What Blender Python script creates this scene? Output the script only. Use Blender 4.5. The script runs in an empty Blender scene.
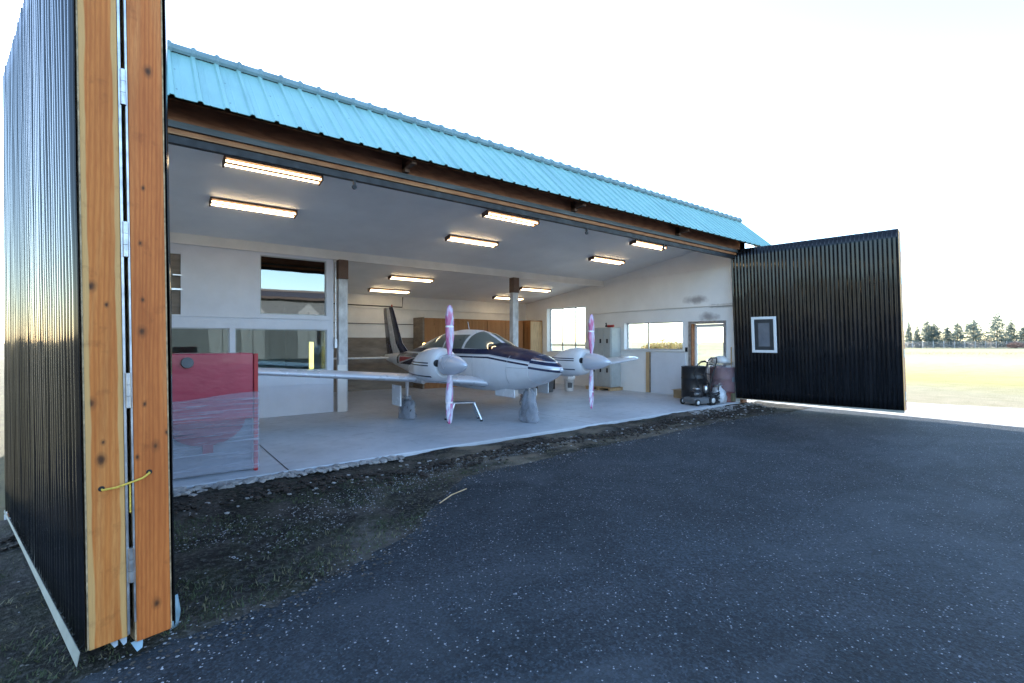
import bpy, bmesh, math, random
from mathutils import Vector, Matrix
import numpy as np
random.seed(7)
SC = bpy.context.scene
COL = SC.collection
PI = math.pi
R = math.radians

# ------------------------------------------------------------------ helpers
class MB:
    """collects shapes in one bmesh; build() links them as one mesh object"""
    def __init__(self): self.bm = bmesh.new()
    def face(self, pts, mi=0):
        f = self.bm.faces.new([self.bm.verts.new(p) for p in pts]); f.material_index = mi
        return f
    def box(self, x0, x1, y0, y1, z0, z1, mi=0, M=None):
        co = [(x0,y0,z0),(x1,y0,z0),(x1,y1,z0),(x0,y1,z0),(x0,y0,z1),(x1,y0,z1),(x1,y1,z1),(x0,y1,z1)]
        v = [self.bm.verts.new((M @ Vector(c)) if M else c) for c in co]
        for q in ((0,3,2,1),(4,5,6,7),(0,1,5,4),(1,2,6,5),(2,3,7,6),(3,0,4,7)):
            self.bm.faces.new([v[i] for i in q]).material_index = mi
        return self
    def grid(self, rows, closed=False, mi=0, cap=False, smooth=True):
        """rows: list of lists of points"""
        vs = [[self.bm.verts.new(p) for p in r] for r in rows]
        n = len(vs[0])
        for a, b in zip(vs, vs[1:]):
            for i in range(n if closed else n-1):
                j = (i+1) % n
                try:
                    f = self.bm.faces.new((a[i], a[j], b[j], b[i])); f.material_index = mi; f.smooth = smooth
                except ValueError: pass
        if cap:
            for r in (rows[0][::-1], rows[-1]):
                try:
                    f = self.bm.faces.new([self.bm.verts.new(p) for p in r]); f.material_index = mi
                except ValueError: pass
        return self
    def tube(self, pts, r, seg=10, mi=0):
        """tube along a polyline; r may be a list"""
        pts = [Vector(p) for p in pts]
        rows = []
        up = None
        for i, p in enumerate(pts):
            t = (pts[min(i+1,len(pts)-1)] - pts[max(i-1,0)]).normalized()
            if up is None:
                up = t.orthogonal().normalized()
            up = (up - t*up.dot(t)).normalized()
            b = t.cross(up)
            rr = r[i] if isinstance(r,(list,tuple)) else r
            rows.append([p + (up*math.cos(a) + b*math.sin(a))*rr for a in [2*PI*k/seg for k in range(seg)]])
        return self.grid(rows, True, mi, True)
    def lathe(self, prof, c=(0,0,0), axis='z', seg=24, mi=0):
        """prof: list of (radius, height)"""
        rows = []
        for (r, h) in prof:
            row = []
            for k in range(seg):
                a = 2*PI*k/seg; p, q = r*math.cos(a), r*math.sin(a)
                row.append((c[0]+p, c[1]+q, c[2]+h) if axis=='z' else ((c[0]+p, c[1]+h, c[2]+q) if axis=='y' else (c[0]+h, c[1]+p, c[2]+q)))
            rows.append(row)
        return self.grid(rows, True, mi, True)
    def xf(self, M):
        for v in self.bm.verts: v.co = M @ v.co
        return self
    def fn(self, f):
        for v in self.bm.verts: v.co = f(v.co)
        return self
    def build(self, name, mats, parent=None, bevel=0, label=None, smooth_angle=None):
        me = bpy.data.meshes.new(name)
        bmesh.ops.recalc_face_normals(self.bm, faces=self.bm.faces)
        if bevel:
            ed = [e for e in self.bm.edges if len(e.link_faces)==2 and e.calc_face_angle(0) > 0.6]
            bmesh.ops.bevel(self.bm, geom=ed, offset=bevel, segments=1, affect='EDGES', clamp_overlap=True)
        self.bm.to_mesh(me); self.bm.free()
        o = bpy.data.objects.new(name, me)
        for m in (mats if isinstance(mats,(list,tuple)) else [mats]): me.materials.append(m)
        COL.objects.link(o)
        if parent: o.parent = parent
        if label: o['label'] = label
        return o

def tag(o, label, cat, group=None):
    o['label'] = label; o['category'] = cat
    if group: o['group'] = group
    return o
def thing(name, label, cat, loc=(0,0,0), rz=0, group=None):
    o = bpy.data.objects.new(name, None); COL.objects.link(o)
    o.empty_display_size = .2
    o.location = loc; o.rotation_euler = (0,0,rz)
    return tag(o, label, cat, group)
def kind(o, k): o['kind'] = k; return o
KIDS = {}
def dup(root, loc, rz=None, label=None, scale=None):
    r = root.copy(); COL.objects.link(r); r.location = loc
    if rz is not None: r.rotation_euler = (0,0,rz)
    if scale is not None: r.scale = scale
    if label: r['label'] = label
    for ch in [o for o in COL.objects if o.parent is root]:
        c = ch.copy(); COL.objects.link(c); c.parent = r
        for g in [o for o in COL.objects if o.parent is ch]:
            d = g.copy(); COL.objects.link(d); d.parent = c
    return r

# ------------------------------------------------------------------ materials
class NT:
    def __init__(self, name):
        self.m = bpy.data.materials.new(name); self.m.use_nodes = True
        self.t = self.m.node_tree; self.t.nodes.clear()
        self.out = self.n('ShaderNodeOutputMaterial')
        self.b = self.n('ShaderNodeBsdfPrincipled')
        self.l(self.b.outputs[0], self.out.inputs[0])
        self.tc = self.n('ShaderNodeTexCoord')
        self.co = self.tc.outputs['Object']
    def n(self, t, **k):
        x = self.t.nodes.new(t)
        for a, v in k.items(): setattr(x, a, v)
        return x
    def l(self, a, b): self.t.links.new(a, b)
    def setin(self, sock, v):
        if hasattr(v, 'is_output'): self.l(v, sock)
        else:
            sock.default_value = (*v, 1) if isinstance(v, tuple) and len(v)==3 and sock.type=='RGBA' else v
    def mapping(self, scale=(1,1,1), rot=(0,0,0), loc=(0,0,0), co=None):
        x = self.n('ShaderNodeMapping')
        self.l(co or self.co, x.inputs[0]); x.inputs['Scale'].default_value = scale
        x.inputs['Rotation'].default_value = rot; x.inputs['Location'].default_value = loc
        return x.outputs[0]
    def noise(self, scale, detail=4, rough=.55, co=None, dist=0):
        x = self.n('ShaderNodeTexNoise'); self.l(co or self.co, x.inputs['Vector'])
        x.inputs['Scale'].default_value = scale; x.inputs['Detail'].default_value = detail
        x.inputs['Roughness'].default_value = rough; x.inputs['Distortion'].default_value = dist
        return x.outputs['Fac']
    def voro(self, scale, co=None, feature='F1', out='Distance', rnd=1):
        x = self.n('ShaderNodeTexVoronoi', feature=feature); self.l(co or self.co, x.inputs['Vector'])
        x.inputs['Scale'].default_value = scale
        if 'Randomness' in x.inputs: x.inputs['Randomness'].default_value = rnd
        return x.outputs[out]
    def ramp(self, fac, stops, const=False):
        x = self.n('ShaderNodeValToRGB')
        x.color_ramp.interpolation = 'CONSTANT' if const else 'LINEAR'
        el = x.color_ramp.elements
        while len(el) < len(stops): el.new(.5)
        for e, (p, c) in zip(el, stops):
            e.position = p; e.color = (*c,1) if isinstance(c, tuple) else (c,c,c,1)
        self.l(fac, x.inputs[0]); return x.outputs[0]
    def mix(self, fac, a, b, mode='MIX'):
        x = self.n('ShaderNodeMix', data_type='RGBA', blend_type=mode)
        self.setin(x.inputs[0], fac); self.setin(x.inputs[6], a); self.setin(x.inputs[7], b)
        return x.outputs[2]
    def math(self, op, a, b=0.0, c=None):
        x = self.n('ShaderNodeMath', operation=op)
        self.setin(x.inputs[0], a); self.setin(x.inputs[1], b)
        if c is not None: self.setin(x.inputs[2], c)
        return x.outputs[0]
    def xyz(self, co=None):
        x = self.n('ShaderNodeSeparateXYZ'); self.l(co or self.co, x.inputs[0]); return x.outputs
    def bump(self, h, dist=.01, strength=1):
        x = self.n('ShaderNodeBump'); self.setin(x.inputs['Height'], h)
        x.inputs['Distance'].default_value = dist; x.inputs['Strength'].default_value = strength
        self.l(x.outputs[0], self.b.inputs['Normal'])
    def p(self, **k):
        names = dict(color='Base Color', rough='Roughness', metal='Metallic', spec='Specular IOR Level', coat='Coat Weight', alpha='Alpha', trans='Transmission Weight', ecol='Emission Color', estr='Emission Strength', ior='IOR')
        for a, v in k.items(): self.setin(self.b.inputs[names[a]], v)
        return self.m

def simple(name, c, rough=.5, metal=0, var=.25, scale=6, bump=0, stretch=(1,1,1), spec=.5, coat=0):
    t = NT(name)
    co = t.mapping(stretch)
    f = t.noise(scale, 5, .6, co)
    lo = tuple(x*(1-var) for x in c); hi = tuple(min(1,x*(1+var)) for x in c)
    col = t.ramp(f, [(.3,lo),(.7,hi)])
    if bump: t.bump(t.noise(scale*6, 4, .6, co), bump)
    rr = t.ramp(t.noise(scale*1.7, 3, .5, co), [(.3,max(0.02,rough*.8)),(.7,min(1,rough*1.2))])
    return t.p(color=col, rough=rr, metal=metal, spec=spec, coat=coat)

def fir(name, base, dark, pale, seed=0, axis='z', knots=True, sap=False):
    """planed fir board: long grain, pale sapwood edges, knots"""
    t = NT(name)
    st = {'z':(7,7,.35),'x':(.35,7,7)}[axis]
    co = t.mapping(st, loc=(seed*3.1,seed*1.7,seed))
    n1 = t.noise(1.1, 3, .5, co, 1.2)
    w = t.n('ShaderNodeTexWave', wave_type='BANDS', bands_direction='X')
    add = t.n('ShaderNodeVectorMath', operation='ADD'); t.l(co, add.inputs[0])
    sc = t.n('ShaderNodeVectorMath', operation='SCALE'); t.l(t.n('ShaderNodeCombineXYZ').outputs[0], sc.inputs[0])
    t.l(co, w.inputs[0]); w.inputs['Scale'].default_value = 2.6; w.inputs['Distortion'].default_value = 11; w.inputs['Detail'].default_value = 3; w.inputs['Detail Scale'].default_value = .55
    col = t.mix(t.math('MULTIPLY', t.math('POWER', w.outputs['Fac'], 2.0), .62), base, dark)
    col = t.mix(t.ramp(n1, [(.52,0.0),(.66,.75)]), col, pale)
    fine = t.noise(26, 3, .6, t.mapping({'z':(6,6,.5),'x':(.5,6,6)}[axis]))
    col = t.mix(t.ramp(fine,[(.40,0.0),(.75,.55)]), col, dark)
    col = t.mix(t.ramp(t.noise(1.0,4,.6,t.mapping({'z':(9,9,1.1),'x':(1.1,9,9)}[axis],loc=(seed,2,seed))),[(.45,0.0),(.72,.55)]), col, tuple(x*.8 for x in dark))
    if knots:
        for ksc, off, thr in ((6.0,0,.58),(12.0,5,.74)):
            q = t.xyz(); cb = t.n('ShaderNodeCombineXYZ')
            t.l(t.math('MULTIPLY_ADD', q[0], ksc, seed*2.3+off), cb.inputs[0]); t.l(t.math('MULTIPLY_ADD', q[2], ksc*.62, seed*1.3), cb.inputs[1])
            kc = cb.outputs[0]
            vz = t.n('ShaderNodeTexVoronoi', voronoi_dimensions='2D'); t.l(kc, vz.inputs['Vector']); vz.inputs['Scale'].default_value = 1
            v = t.math('ADD', vz.outputs['Distance'], t.math('MULTIPLY', t.math('SUBTRACT', t.noise(2.5,3,.6,kc), .5), .16))
            vc = t.n('ShaderNodeRGBToBW'); t.l(vz.outputs['Color'], vc.inputs[0])
            kn = t.math('MULTIPLY', t.ramp(v, [(.02,1.0),(.055,.8),(.085,.4),(.16,0.0)]), t.math('GREATER_THAN', vc.outputs[0], thr))
            col = t.mix(kn, col, (.075,.028,.010))
    if sap:
        q = t.xyz()
        e = t.math('ABSOLUTE', t.math('ADD', t.math('MULTIPLY_ADD', q[2], .0135, .130), q[0]))
        e = t.math('ADD', e, t.math('MULTIPLY', t.math('SUBTRACT', t.noise(1.6,3,.5,t.mapping((.2,.2,1.2))), .5), .035))
        col = t.mix(t.ramp(t.math('MULTIPLY', e, 10), [(.47,0.0),(.52,.85)]), col, (.60,.345,.125))
    st2 = t.ramp(t.noise(9, 4, .6), [(.60,0.0),(.72,.35)])
    col = t.mix(st2, col, tuple(x*.45 for x in dark))
    t.bump(w.outputs['Fac'], .0015)
    return t.p(color=col, rough=.62, spec=.3)

M = {}
def asphalt():
    t = NT('asphalt')
    big = t.noise(.35, 5, .6, dist=.6); mid = t.noise(1.6, 5, .6)
    base = t.ramp(big, [(.3,(.010,.0145,.019)),(.7,(.031,.041,.051))])
    base = t.mix(t.ramp(mid,[(.45,0.0),(.75,.5)]), base, (.043,.047,.055))
    agg = t.voro(85, out='Color'); bw = t.n('ShaderNodeRGBToBW'); t.l(agg, bw.inputs[0])
    base = t.mix(1.0, base, t.ramp(bw.outputs[0],[(.15,.5),(.45,.9),(.62,1.1),(.85,1.9)]), 'MULTIPLY')
    base = t.mix(1.0, base, t.ramp(t.noise(40,4,.8),[(.30,.60),(.5,1.0),(.72,1.6)]), 'MULTIPLY')
    base = t.mix(t.ramp(t.noise(.55,6,.7,t.mapping((1,1.5,1),loc=(7,3,0)),1.2),[(.48,0.0),(.66,.55)]), base, (.060,.070,.080))
    crk = t.voro(.33, t.mapping((1,1,1),loc=(2,.6,0)), 'DISTANCE_TO_EDGE')
    crk = t.math('ADD', crk, t.math('MULTIPLY', t.noise(3,4,.7), .02))
    base = t.mix(t.ramp(crk,[(.010,.0),(.0125,.0)]), base, (.008,.009,.011))
    # scattered pale chips, denser in drifts
    v = t.voro(48); vc = t.voro(48, out='Color'); b2 = t.n('ShaderNodeRGBToBW'); t.l(vc, b2.inputs[0])
    drift = t.ramp(t.noise(.9,4,.6), [(.35,.0),(.7,.16)])
    thr = t.math('SUBTRACT', .80, drift)
    has = t.math('GREATER_THAN', b2.outputs[0], thr)
    spot = t.math('LESS_THAN', v, t.math('MULTIPLY', t.math('POWER', t.noise(23,2,.5), 1.5), .58))
    chip = t.math('MULTIPLY', has, spot)
    base = t.mix(t.math('MULTIPLY',chip,.85), base, (.36,.37,.39))
    t.bump(t.math('ADD', t.math('MULTIPLY', agg, .8), t.math('MULTIPLY', t.noise(30,4,.7), 2.0)), .012, 1)
    return t.p(color=base, rough=.82, spec=.35)
M['asphalt'] = asphalt()

def field():
    t = NT('field_grass')
    s = t.xyz()
    n = t.noise(.06, 5, .6); n2 = t.noise(1.4, 6, .65)
    # worn tan verge by the gravel, green-yellow strip, paler dry grass farther out
    d = t.math('ADD', s[0], t.math('MULTIPLY', t.noise(.25,4,.6), 6.0))
    f = t.math('DIVIDE', d, 80.0)
    col = t.ramp(f, [(.0,(.10,.085,.055)),(.19,(.14,.115,.075)),(.24,(.33,.28,.20)),(.30,(.32,.285,.19)),(.36,(.34,.30,.115)),(.45,(.40,.35,.17)),(.7,(.46,.40,.26)),(1,(.38,.34,.20))])
    col = t.mix(t.ramp(n2,[(.35,0.0),(.75,.55)]), col, (.17,.16,.08))
    col = t.mix(t.ramp(n,[(.5,0.0),(.75,.4)]), col, (.36,.31,.19))
    t.bump(t.noise(18,5,.7), .05)
    return t.p(color=col, rough=.95, spec=.1)
M['field'] = field()

def gravel():
    t = NT('gravel')
    vc = t.voro(38, out='Color'); b = t.n('ShaderNodeRGBToBW'); t.l(vc, b.inputs[0])
    col = t.ramp(b.outputs[0], [(.2,(.30,.29,.27)),(.8,(.58,.56,.53))])
    col = t.mix(t.ramp(t.noise(.7,5,.6),[(.4,0.0),(.7,.5)]), col, (.42,.39,.33))
    t.bump(t.voro(38), .02)
    return t.p(color=col, rough=.9, spec=.2)
M['gravel'] = gravel()

def dirt():
    t = NT('verge_dirt')
    n = t.noise(.9,6,.65,dist=.8); n2 = t.noise(3.1,6,.7); n3=t.noise(28,4,.7)
    col = t.ramp(n, [(.36,(.011,.010,.009)),(.48,(.024,.021,.018)),(.58,(.065,.056,.048)),(.74,(.14,.125,.108))])
    col = t.mix(t.ramp(n2,[(.44,0.0),(.66,.6)]), col, (.036,.040,.020))
    col = t.mix(t.ramp(n3,[(.48,0.0),(.70,.55)]), col, (.15,.142,.13))
    q = t.xyz()
    mk = t.math('MULTIPLY', t.ramp(t.math('DIVIDE', q[0], 12), [(.18,0.0),(.30,1.0),(.55,1.0),(.72,.35),(1.0,.2)]), t.ramp(t.noise(1.4,5,.65,t.mapping((1,1.6,1),loc=(3,1,0))), [(.42,0.0),(.60,.85)]))
    col = t.mix(mk, col, (.19,.155,.115))
    t.bump(t.math('ADD', n2, t.math('MULTIPLY', n3, .5)), .05)
    return t.p(color=col, rough=.95, spec=.15)
M['dirt'] = dirt()

def concrete(name, c, crack=True):
    t = NT(name)
    n = t.noise(.55,6,.6,dist=.5); n2 = t.noise(7,5,.6)
    col = t.ramp(n, [(.3,tuple(x*.78 for x in c)),(.7,tuple(min(1,x*1.15) for x in c))])
    col = t.mix(t.ramp(n2,[(.55,0.0),(.8,.3)]), col, tuple(x*.6 for x in c))
    st = t.ramp(t.noise(1.7,4,.55,t.mapping((1,1.6,1),loc=(4,2,0))), [(.62,0.0),(.72,.45)])
    col = t.mix(st, col, tuple(x*.5 for x in c))
    col = t.mix(t.ramp(t.noise(2.6,5,.7,t.mapping((1,1,1),loc=(1,7,0)),1.5), [(.60,0.0),(.66,.30)]), col, tuple(x*.45 for x in c))
    t.bump(t.noise(60,4,.6), .002)
    return t.p(color=col, rough=t.ramp(n2,[(.3,.42),(.7,.65)]), spec=.4)
M['slab'] = concrete('floor_concrete', (.47,.49,.52))
M['foot'] = concrete('footing_concrete', (.30,.28,.25))

def painted_wall():
    t = NT('white_painted_wall')
    n = t.noise(1.1,5,.6); n2 = t.noise(9,5,.65,t.mapping((1,1,.3)))
    col = t.ramp(n,[(.3,(.78,.78,.765)),(.7,(.88,.88,.865))])
    col = t.mix(t.ramp(n2,[(.6,0.0),(.85,.3)]), col, (.46,.44,.41))
    t.bump(t.noise(40,4,.6), .003)
    return t.p(color=col, rough=.6, spec=.3)
M['wall'] = painted_wall()
def sooty_wall():
    t = NT('sooted_wall')
    n = t.noise(1.1,5,.6)
    col = t.ramp(n,[(.3,(.78,.78,.765)),(.7,(.88,.88,.865))])
    # two smoke smudges above the entry door
    for c, r in (((11.75,6.85,2.16),(.55,.24)),((11.75,7.2,2.62),(.7,.22)),((11.75,6.4,2.42),(.9,.12))):
        m = t.mapping((0,1/r[0],1/r[1]), loc=(0,-c[1]/r[0],-c[2]/r[1]))
        g = t.n('ShaderNodeVectorMath', operation='LENGTH'); t.l(m, g.inputs[0])
        f = t.math('ADD', g.outputs['Value'], t.math('MULTIPLY', t.noise(5,4,.6), .8))
        col = t.mix(t.ramp(f,[(.55,.6),(1.7,0.0)]), col, (.10,.06,.06))
    t.bump(t.noise(40,4,.6), .003)
    return t.p(color=col, rough=.6, spec=.3)
M['sooty'] = sooty_wall()
M['ceiling'] = simple('white_painted_ceiling', (.80,.80,.79), .55, var=.06, scale=1.3, bump=.002)
M['beampaint'] = simple('cream_painted_beam', (.74,.72,.68), .6, var=.1, scale=2, bump=.002)
M['officewall'] = simple('pale_office_plaster', (.62,.645,.69), .6, var=.05, scale=3, bump=.002)
M['backwall'] = simple('grey_white_back_wall', (.72,.715,.69), .65, var=.1, scale=1.5, bump=.003)
M['plywood'] = simple('grimy_plywood', (.19,.155,.12), .7, var=.3, scale=2.2, stretch=(1,1,4))
M['white_trim'] = simple('white_trim_paint', (.78,.78,.77), .45, var=.05)
M['dark_frame'] = simple('dark_window_frame', (.03,.032,.035), .4, var=.2)
M['alu'] = simple('aluminium', (.62,.63,.65), .32, 1, var=.12, scale=9)
M['steel'] = simple('galvanised_steel', (.50,.52,.54), .42, 1, var=.25, scale=14)
M['track'] = simple('weathered_track', (.075,.085,.088), .6, .2, var=.3, scale=5, stretch=(.3,3,3))
M['darkrail'] = simple('dark_rail', (.010,.010,.012), .55, var=.3)
M['header'] = fir('weathered_header_wood', (.36,.165,.09), (.18,.08,.046), (.42,.21,.12), 3, 'x', knots=False)
M['trimwood'] = fir('orange_trim_wood', (.42,.18,.075), (.24,.09,.035), (.48,.26,.12), 5, 'x', knots=False)
M['fir'] = fir('fir_board', (.60,.195,.040), (.42,.105,.018), (.64,.27,.075), 1, sap=True)
M['fir2'] = fir('fir_board_reddish', (.60,.180,.040), (.40,.092,.018), (.64,.25,.075), 2.4)
M['sapwood'] = simple('pale_raw_wood', (.50,.34,.18), .7, var=.25, scale=8, stretch=(4,4,.4))
M['raw_edge'] = simple('rough_sawn_edge', (.42,.30,.17), .8, var=.5, scale=30, bump=.004)
M['postpaint'] = simple('blotchy_white_post', (.56,.57,.57), .6, var=.35, scale=5, stretch=(1,1,.6))
M['postbrown'] = simple('brown_post_cap', (.13,.075,.05), .7, var=.25)
M['cabinet'] = fir('varnished_plywood', (.36,.17,.065), (.25,.11,.04), (.42,.22,.09), 4, 'z', knots=False)
M['roofwall'] = simple('grey_siding', (.06,.065,.07), .6, var=.1)

def black_sheet():
    t = NT('black_corrugated_paint')
    wv = t.noise(.9,3,.5,t.mapping((1,1,.5)))
    col = t.ramp(t.noise(3,5,.6,t.mapping((3,3,.25))),[(.4,(.005,.0055,.007)),(.75,(.012,.013,.016))])
    t.bump(wv, .05, .35)
    return t.p(color=col, rough=t.ramp(t.noise(2.2,4,.6,t.mapping((2,2,.4))),[(.35,.05),(.7,.15)]), spec=.30, coat=.0)
M['black'] = black_sheet()
def turq():
    t = NT('turquoise_roof_paint')
    n = t.noise(1.2,5,.6,t.mapping((1,1,.4)))
    col = t.ramp(n,[(.3,(.22,.43,.405)),(.7,(.265,.485,.455))])
    q = t.xyz()
    fx = t.math('ABSOLUTE', t.math('SUBTRACT', t.math('FRACT', t.math('DIVIDE', t.math('ADD', q[0], .8), .4580)), .32))
    fz = t.math('ABSOLUTE', t.math('SUBTRACT', t.math('FRACT', t.math('DIVIDE', t.math('SUBTRACT', q[2], 3.90), .38)), .22))
    dot = t.math('MULTIPLY', t.math('LESS_THAN', fx, .016), t.math('LESS_THAN', fz, .022))
    col = t.mix(t.ramp(t.noise(1.0,5,.65,t.mapping((7,.7,.7))),[(.48,0.0),(.74,.5)]), col, (.13,.27,.27))
    col = t.mix(t.ramp(t.noise(2.6,5,.7),[(.55,0.0),(.75,.3)]), col, (.30,.50,.48))
    col = t.mix(t.math('MULTIPLY', dot, .8), col, (.05,.10,.11))
    t.bump(t.noise(2.2,3,.5,t.mapping((1,.6,.6))), .02, .5)
    return t.p(color=col, rough=.42, spec=.45, metal=.15)
M['turq'] = turq()
M['cap'] = simple('ridge_cap_paint', (.15,.24,.27), .6, .0, var=.2, scale=4)
M['flash'] = simple('pale_flashing', (.30,.31,.27), .6, .1, var=.2, scale=5)

def glass(name, tint=(.75,.85,.86), refl=.5, clear=.6):
    """window glass: transparent with a sharp reflection"""
    t = NT(name)
    tr = t.n('ShaderNodeBsdfTransparent'); tr.inputs[0].default_value = (*tint,1)
    gl = t.n('ShaderNodeBsdfGlossy'); gl.inputs['Roughness'].default_value = .015; gl.inputs[0].default_value = (.9,.97,1,1)
    lw = t.n('ShaderNodeLayerWeight'); lw.inputs[0].default_value = .5
    bp = t.n('ShaderNodeBump'); bp.inputs['Distance'].default_value = .004; bp.inputs['Strength'].default_value = .3
    t.l(t.noise(.9,2,.5), bp.inputs['Height']); t.l(bp.outputs[0], gl.inputs['Normal'])
    k = t.math('MULTIPLY_ADD', t.math('POWER', lw.outputs['Facing'], 5.0), .96, refl+.03)
    k.node.use_clamp = True
    mx = t.n('ShaderNodeMixShader'); t.l(k, mx.inputs[0]); t.l(tr.outputs[0], mx.inputs[1]); t.l(gl.outputs[0], mx.inputs[2])
    t.l(mx.outputs[0], t.out.inputs[0])
    return t.m
M['glass'] = glass('clear_window_glass', (.92,.95,.95), .03)
M['officeglass'] = glass('reflective_office_glass', (.66,.80,.79), .03)
M['mirrorglass'] = glass('mirror_like_upper_glass', (.22,.27,.28), .13)
M['cockpit'] = glass('cockpit_glass', (.42,.46,.44), .10)

def emit(name, c, s):
    t = NT(name); return t.p(color=(.9,.9,.9), ecol=c, estr=s)
M['tube'] = emit('warm_fluorescent_tube', (1,.74,.42), 3.2)
M['worklight'] = emit('yellow_work_tube', (1,.66,.16), .8)
M['beacon'] = emit('orange_beacon', (1,.5,.12), 2.0)

def stripes(name, ramp_front, ramp_aft, ysplit, c0, c1, y1, metal=0, rough=.25, base=None):
    """aircraft paint: stripe bands measured from a line that sinks toward the nose"""
    t = NT(name); s = t.xyz()
    mr = t.n('ShaderNodeMapRange'); t.l(s[1], mr.inputs[0])
    mr.inputs[1].default_value = 0; mr.inputs[2].default_value = y1; mr.inputs[3].default_value = c0; mr.inputs[4].default_value = c1
    d = t.math('SUBTRACT', s[2], mr.outputs[0])
    f = t.math('ADD', d, .5)
    a = t.ramp(f, ramp_front, True); b = t.ramp(f, ramp_aft, True)
    col = t.mix(t.math('GREATER_THAN', s[1], ysplit), a, b)
    col = t.mix(t.ramp(t.noise(4,4,.6),[(.5,0.0),(.8,.18)]), col, (.35,.35,.34))
    return t.p(color=col, rough=rough, metal=metal, coat=.05, spec=.35)
WH=(.74,.75,.76); NV=(.009,.013,.048); SV=(.50,.51,.53)
M['fuse'] = stripes('fuselage_paint', [(0,WH),(.432,NV),(.462,WH),(.485,SV),(.505,NV)], [(0,WH),(.432,NV),(.462,WH),(.485,SV),(.505,NV),(.605,WH)], 1.66, 1.08, 1.25, 1.5, rough=.4)
M['nosecone'] = stripes('polished_nose_cone', [(0,(.72,.73,.75)),(.40,(.06,.07,.12)),(.44,(.72,.73,.75)),(.50,(.03,.04,.09)),(.55,(.62,.64,.68)),(.565,(.03,.04,.09)),(.63,(.35,.37,.44))], [(0,SV),(1,SV)], 9, 1.06, 1.25, 1.5, metal=.3, rough=.2)
M['nacelle'] = stripes('nacelle_paint', [(0,WH),(.1,WH)], [(0,WH),(.285,NV),(.305,WH),(.47,NV),(.49,WH),(.515,NV),(.535,WH)], 1.12, 1.12, 1.12, 1, rough=.2)
M['planewhite'] = simple('white_aircraft_paint', (.74,.75,.76), .25, var=.05, coat=.4)
M['wingmetal'] = simple('silver_white_wing_paint', (.60,.62,.66), .3, .1, var=.04, scale=1.5, coat=.3)
M['navy'] = simple('navy_paint', NV, .25, var=.2, coat=.4)
M['chrome'] = simple('polished_spinner', (.66,.69,.75), .24, .3, var=.03, scale=1.2)
M['red_paint'] = simple('red_paint', (.42,.025,.03), .35, var=.15)
M['tyre'] = simple('rubber', (.02,.02,.021), .8, var=.3)
M['blackplastic'] = simple('black_plastic', (.018,.018,.02), .45, var=.3)
M['interior'] = simple('cabin_upholstery', (.20,.19,.17), .9, var=.2)
def wrap_pink():
    t = NT('pink_and_clear_wrap')
    n = t.noise(5,4,.6,t.mapping((1,1,.35)),1.5); n2 = t.noise(20,3,.6,t.mapping((1,1,.4)))
    col = t.ramp(n,[(.36,(.52,.10,.24)),(.46,(.62,.24,.40)),(.50,(.50,.44,.58)),(.62,(.72,.71,.78))])
    s = t.xyz(); band = t.math('LESS_THAN', t.math('ABSOLUTE', t.math('SUBTRACT', t.math('ABSOLUTE', s[2]), .62)), .014)
    col = t.mix(band, col, (.8,.75,.78))
    t.bump(n2, .012)
    return t.p(color=col, rough=.25, coat=.5)
M['pink'] = wrap_pink()
def bag(name, c, alpha, sx=1, sz=1):
    t = NT(name)
    n = t.noise(9,4,.6,t.mapping((sx,sx,sz)),.8)
    t.bump(t.noise(11,4,.65,t.mapping((sx,sx,sz*.45)),1.5), .05)
    a = t.ramp(n,[(.35,max(0,alpha-.06)),(.62,alpha),(.75,min(1,alpha+.15))])
    return t.p(color=c, rough=.10, alpha=a, coat=.6)
M['bag'] = bag('clear_plastic_bag', (.58,.62,.70), .46)
def film():
    t = NT('stretch_film')
    n = t.noise(1.0,5,.65,t.mapping((1.1,1.1,34),rot=(0,R(4),0)),.4); n2 = t.noise(1.0,4,.6,t.mapping((1.3,1.3,20),rot=(0,R(-24),0)),.3)
    t.bump(t.math('ADD',n,n2), .02)
    a = t.math('MAXIMUM', t.ramp(n,[(.45,.30),(.60,.42),(.70,.8)]), t.ramp(n2,[(.45,.2),(.64,.4),(.72,.7)]))
    return t.p(color=(.52,.55,.64), rough=.2, alpha=a)
M['film'] = film()
def red_panel():
    t = NT('red_sheet_metal')
    n = t.noise(2,4,.6)
    col = t.ramp(n,[(.3,(.36,.035,.065)),(.7,(.46,.055,.09))])
    t.bump(t.noise(3,3,.6,t.mapping((1,1,2))), .006)
    return t.p(color=col, rough=.3, coat=.5)
M['redpanel'] = red_panel()
M['reddark'] = simple('deep_red_paint', (.22,.01,.02), .4, var=.15)
M['greypanel'] = simple('grey_box_interior', (.20,.21,.24), .5, var=.15)
M['locker'] = simple('grey_green_locker_paint', (.42,.45,.44), .45, var=.08)
M['barrel'] = simple('black_drum_paint', (.015,.015,.017), .4, var=.4)
M['drum'] = simple('red_brown_drum_paint', (.17,.05,.04), .5, var=.35, scale=4)
M['bucket'] = simple('white_bucket_plastic', (.68,.68,.66), .45, var=.08)
M['can'] = simple('grey_bin_plastic', (.12,.125,.13), .5, var=.15)
M['card'] = simple('cardboard', (.36,.26,.15), .8, var=.15)
M['rope'] = simple('yellow_rope', (.62,.42,.06), .7, var=.3, scale=60)
M['scrap'] = simple('pale_plastic_scrap', (.36,.40,.42), .35, var=.15)
M['bluescrap'] = simple('light_blue_plastic', (.24,.36,.42), .35, var=.15)
M['rock'] = simple('broken_concrete', (.30,.29,.28), .9, var=.4, scale=7, bump=.01)
M['pebble'] = simple('pale_chip', (.28,.285,.30), .85, var=.4, scale=9)
M['clod'] = simple('dark_bark_clod', (.030,.022,.016), .95, var=.5, scale=12, bump=.01)
M['blade'] = simple('winter_grass', (.050,.064,.026), .8, var=.5, scale=2)
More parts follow.
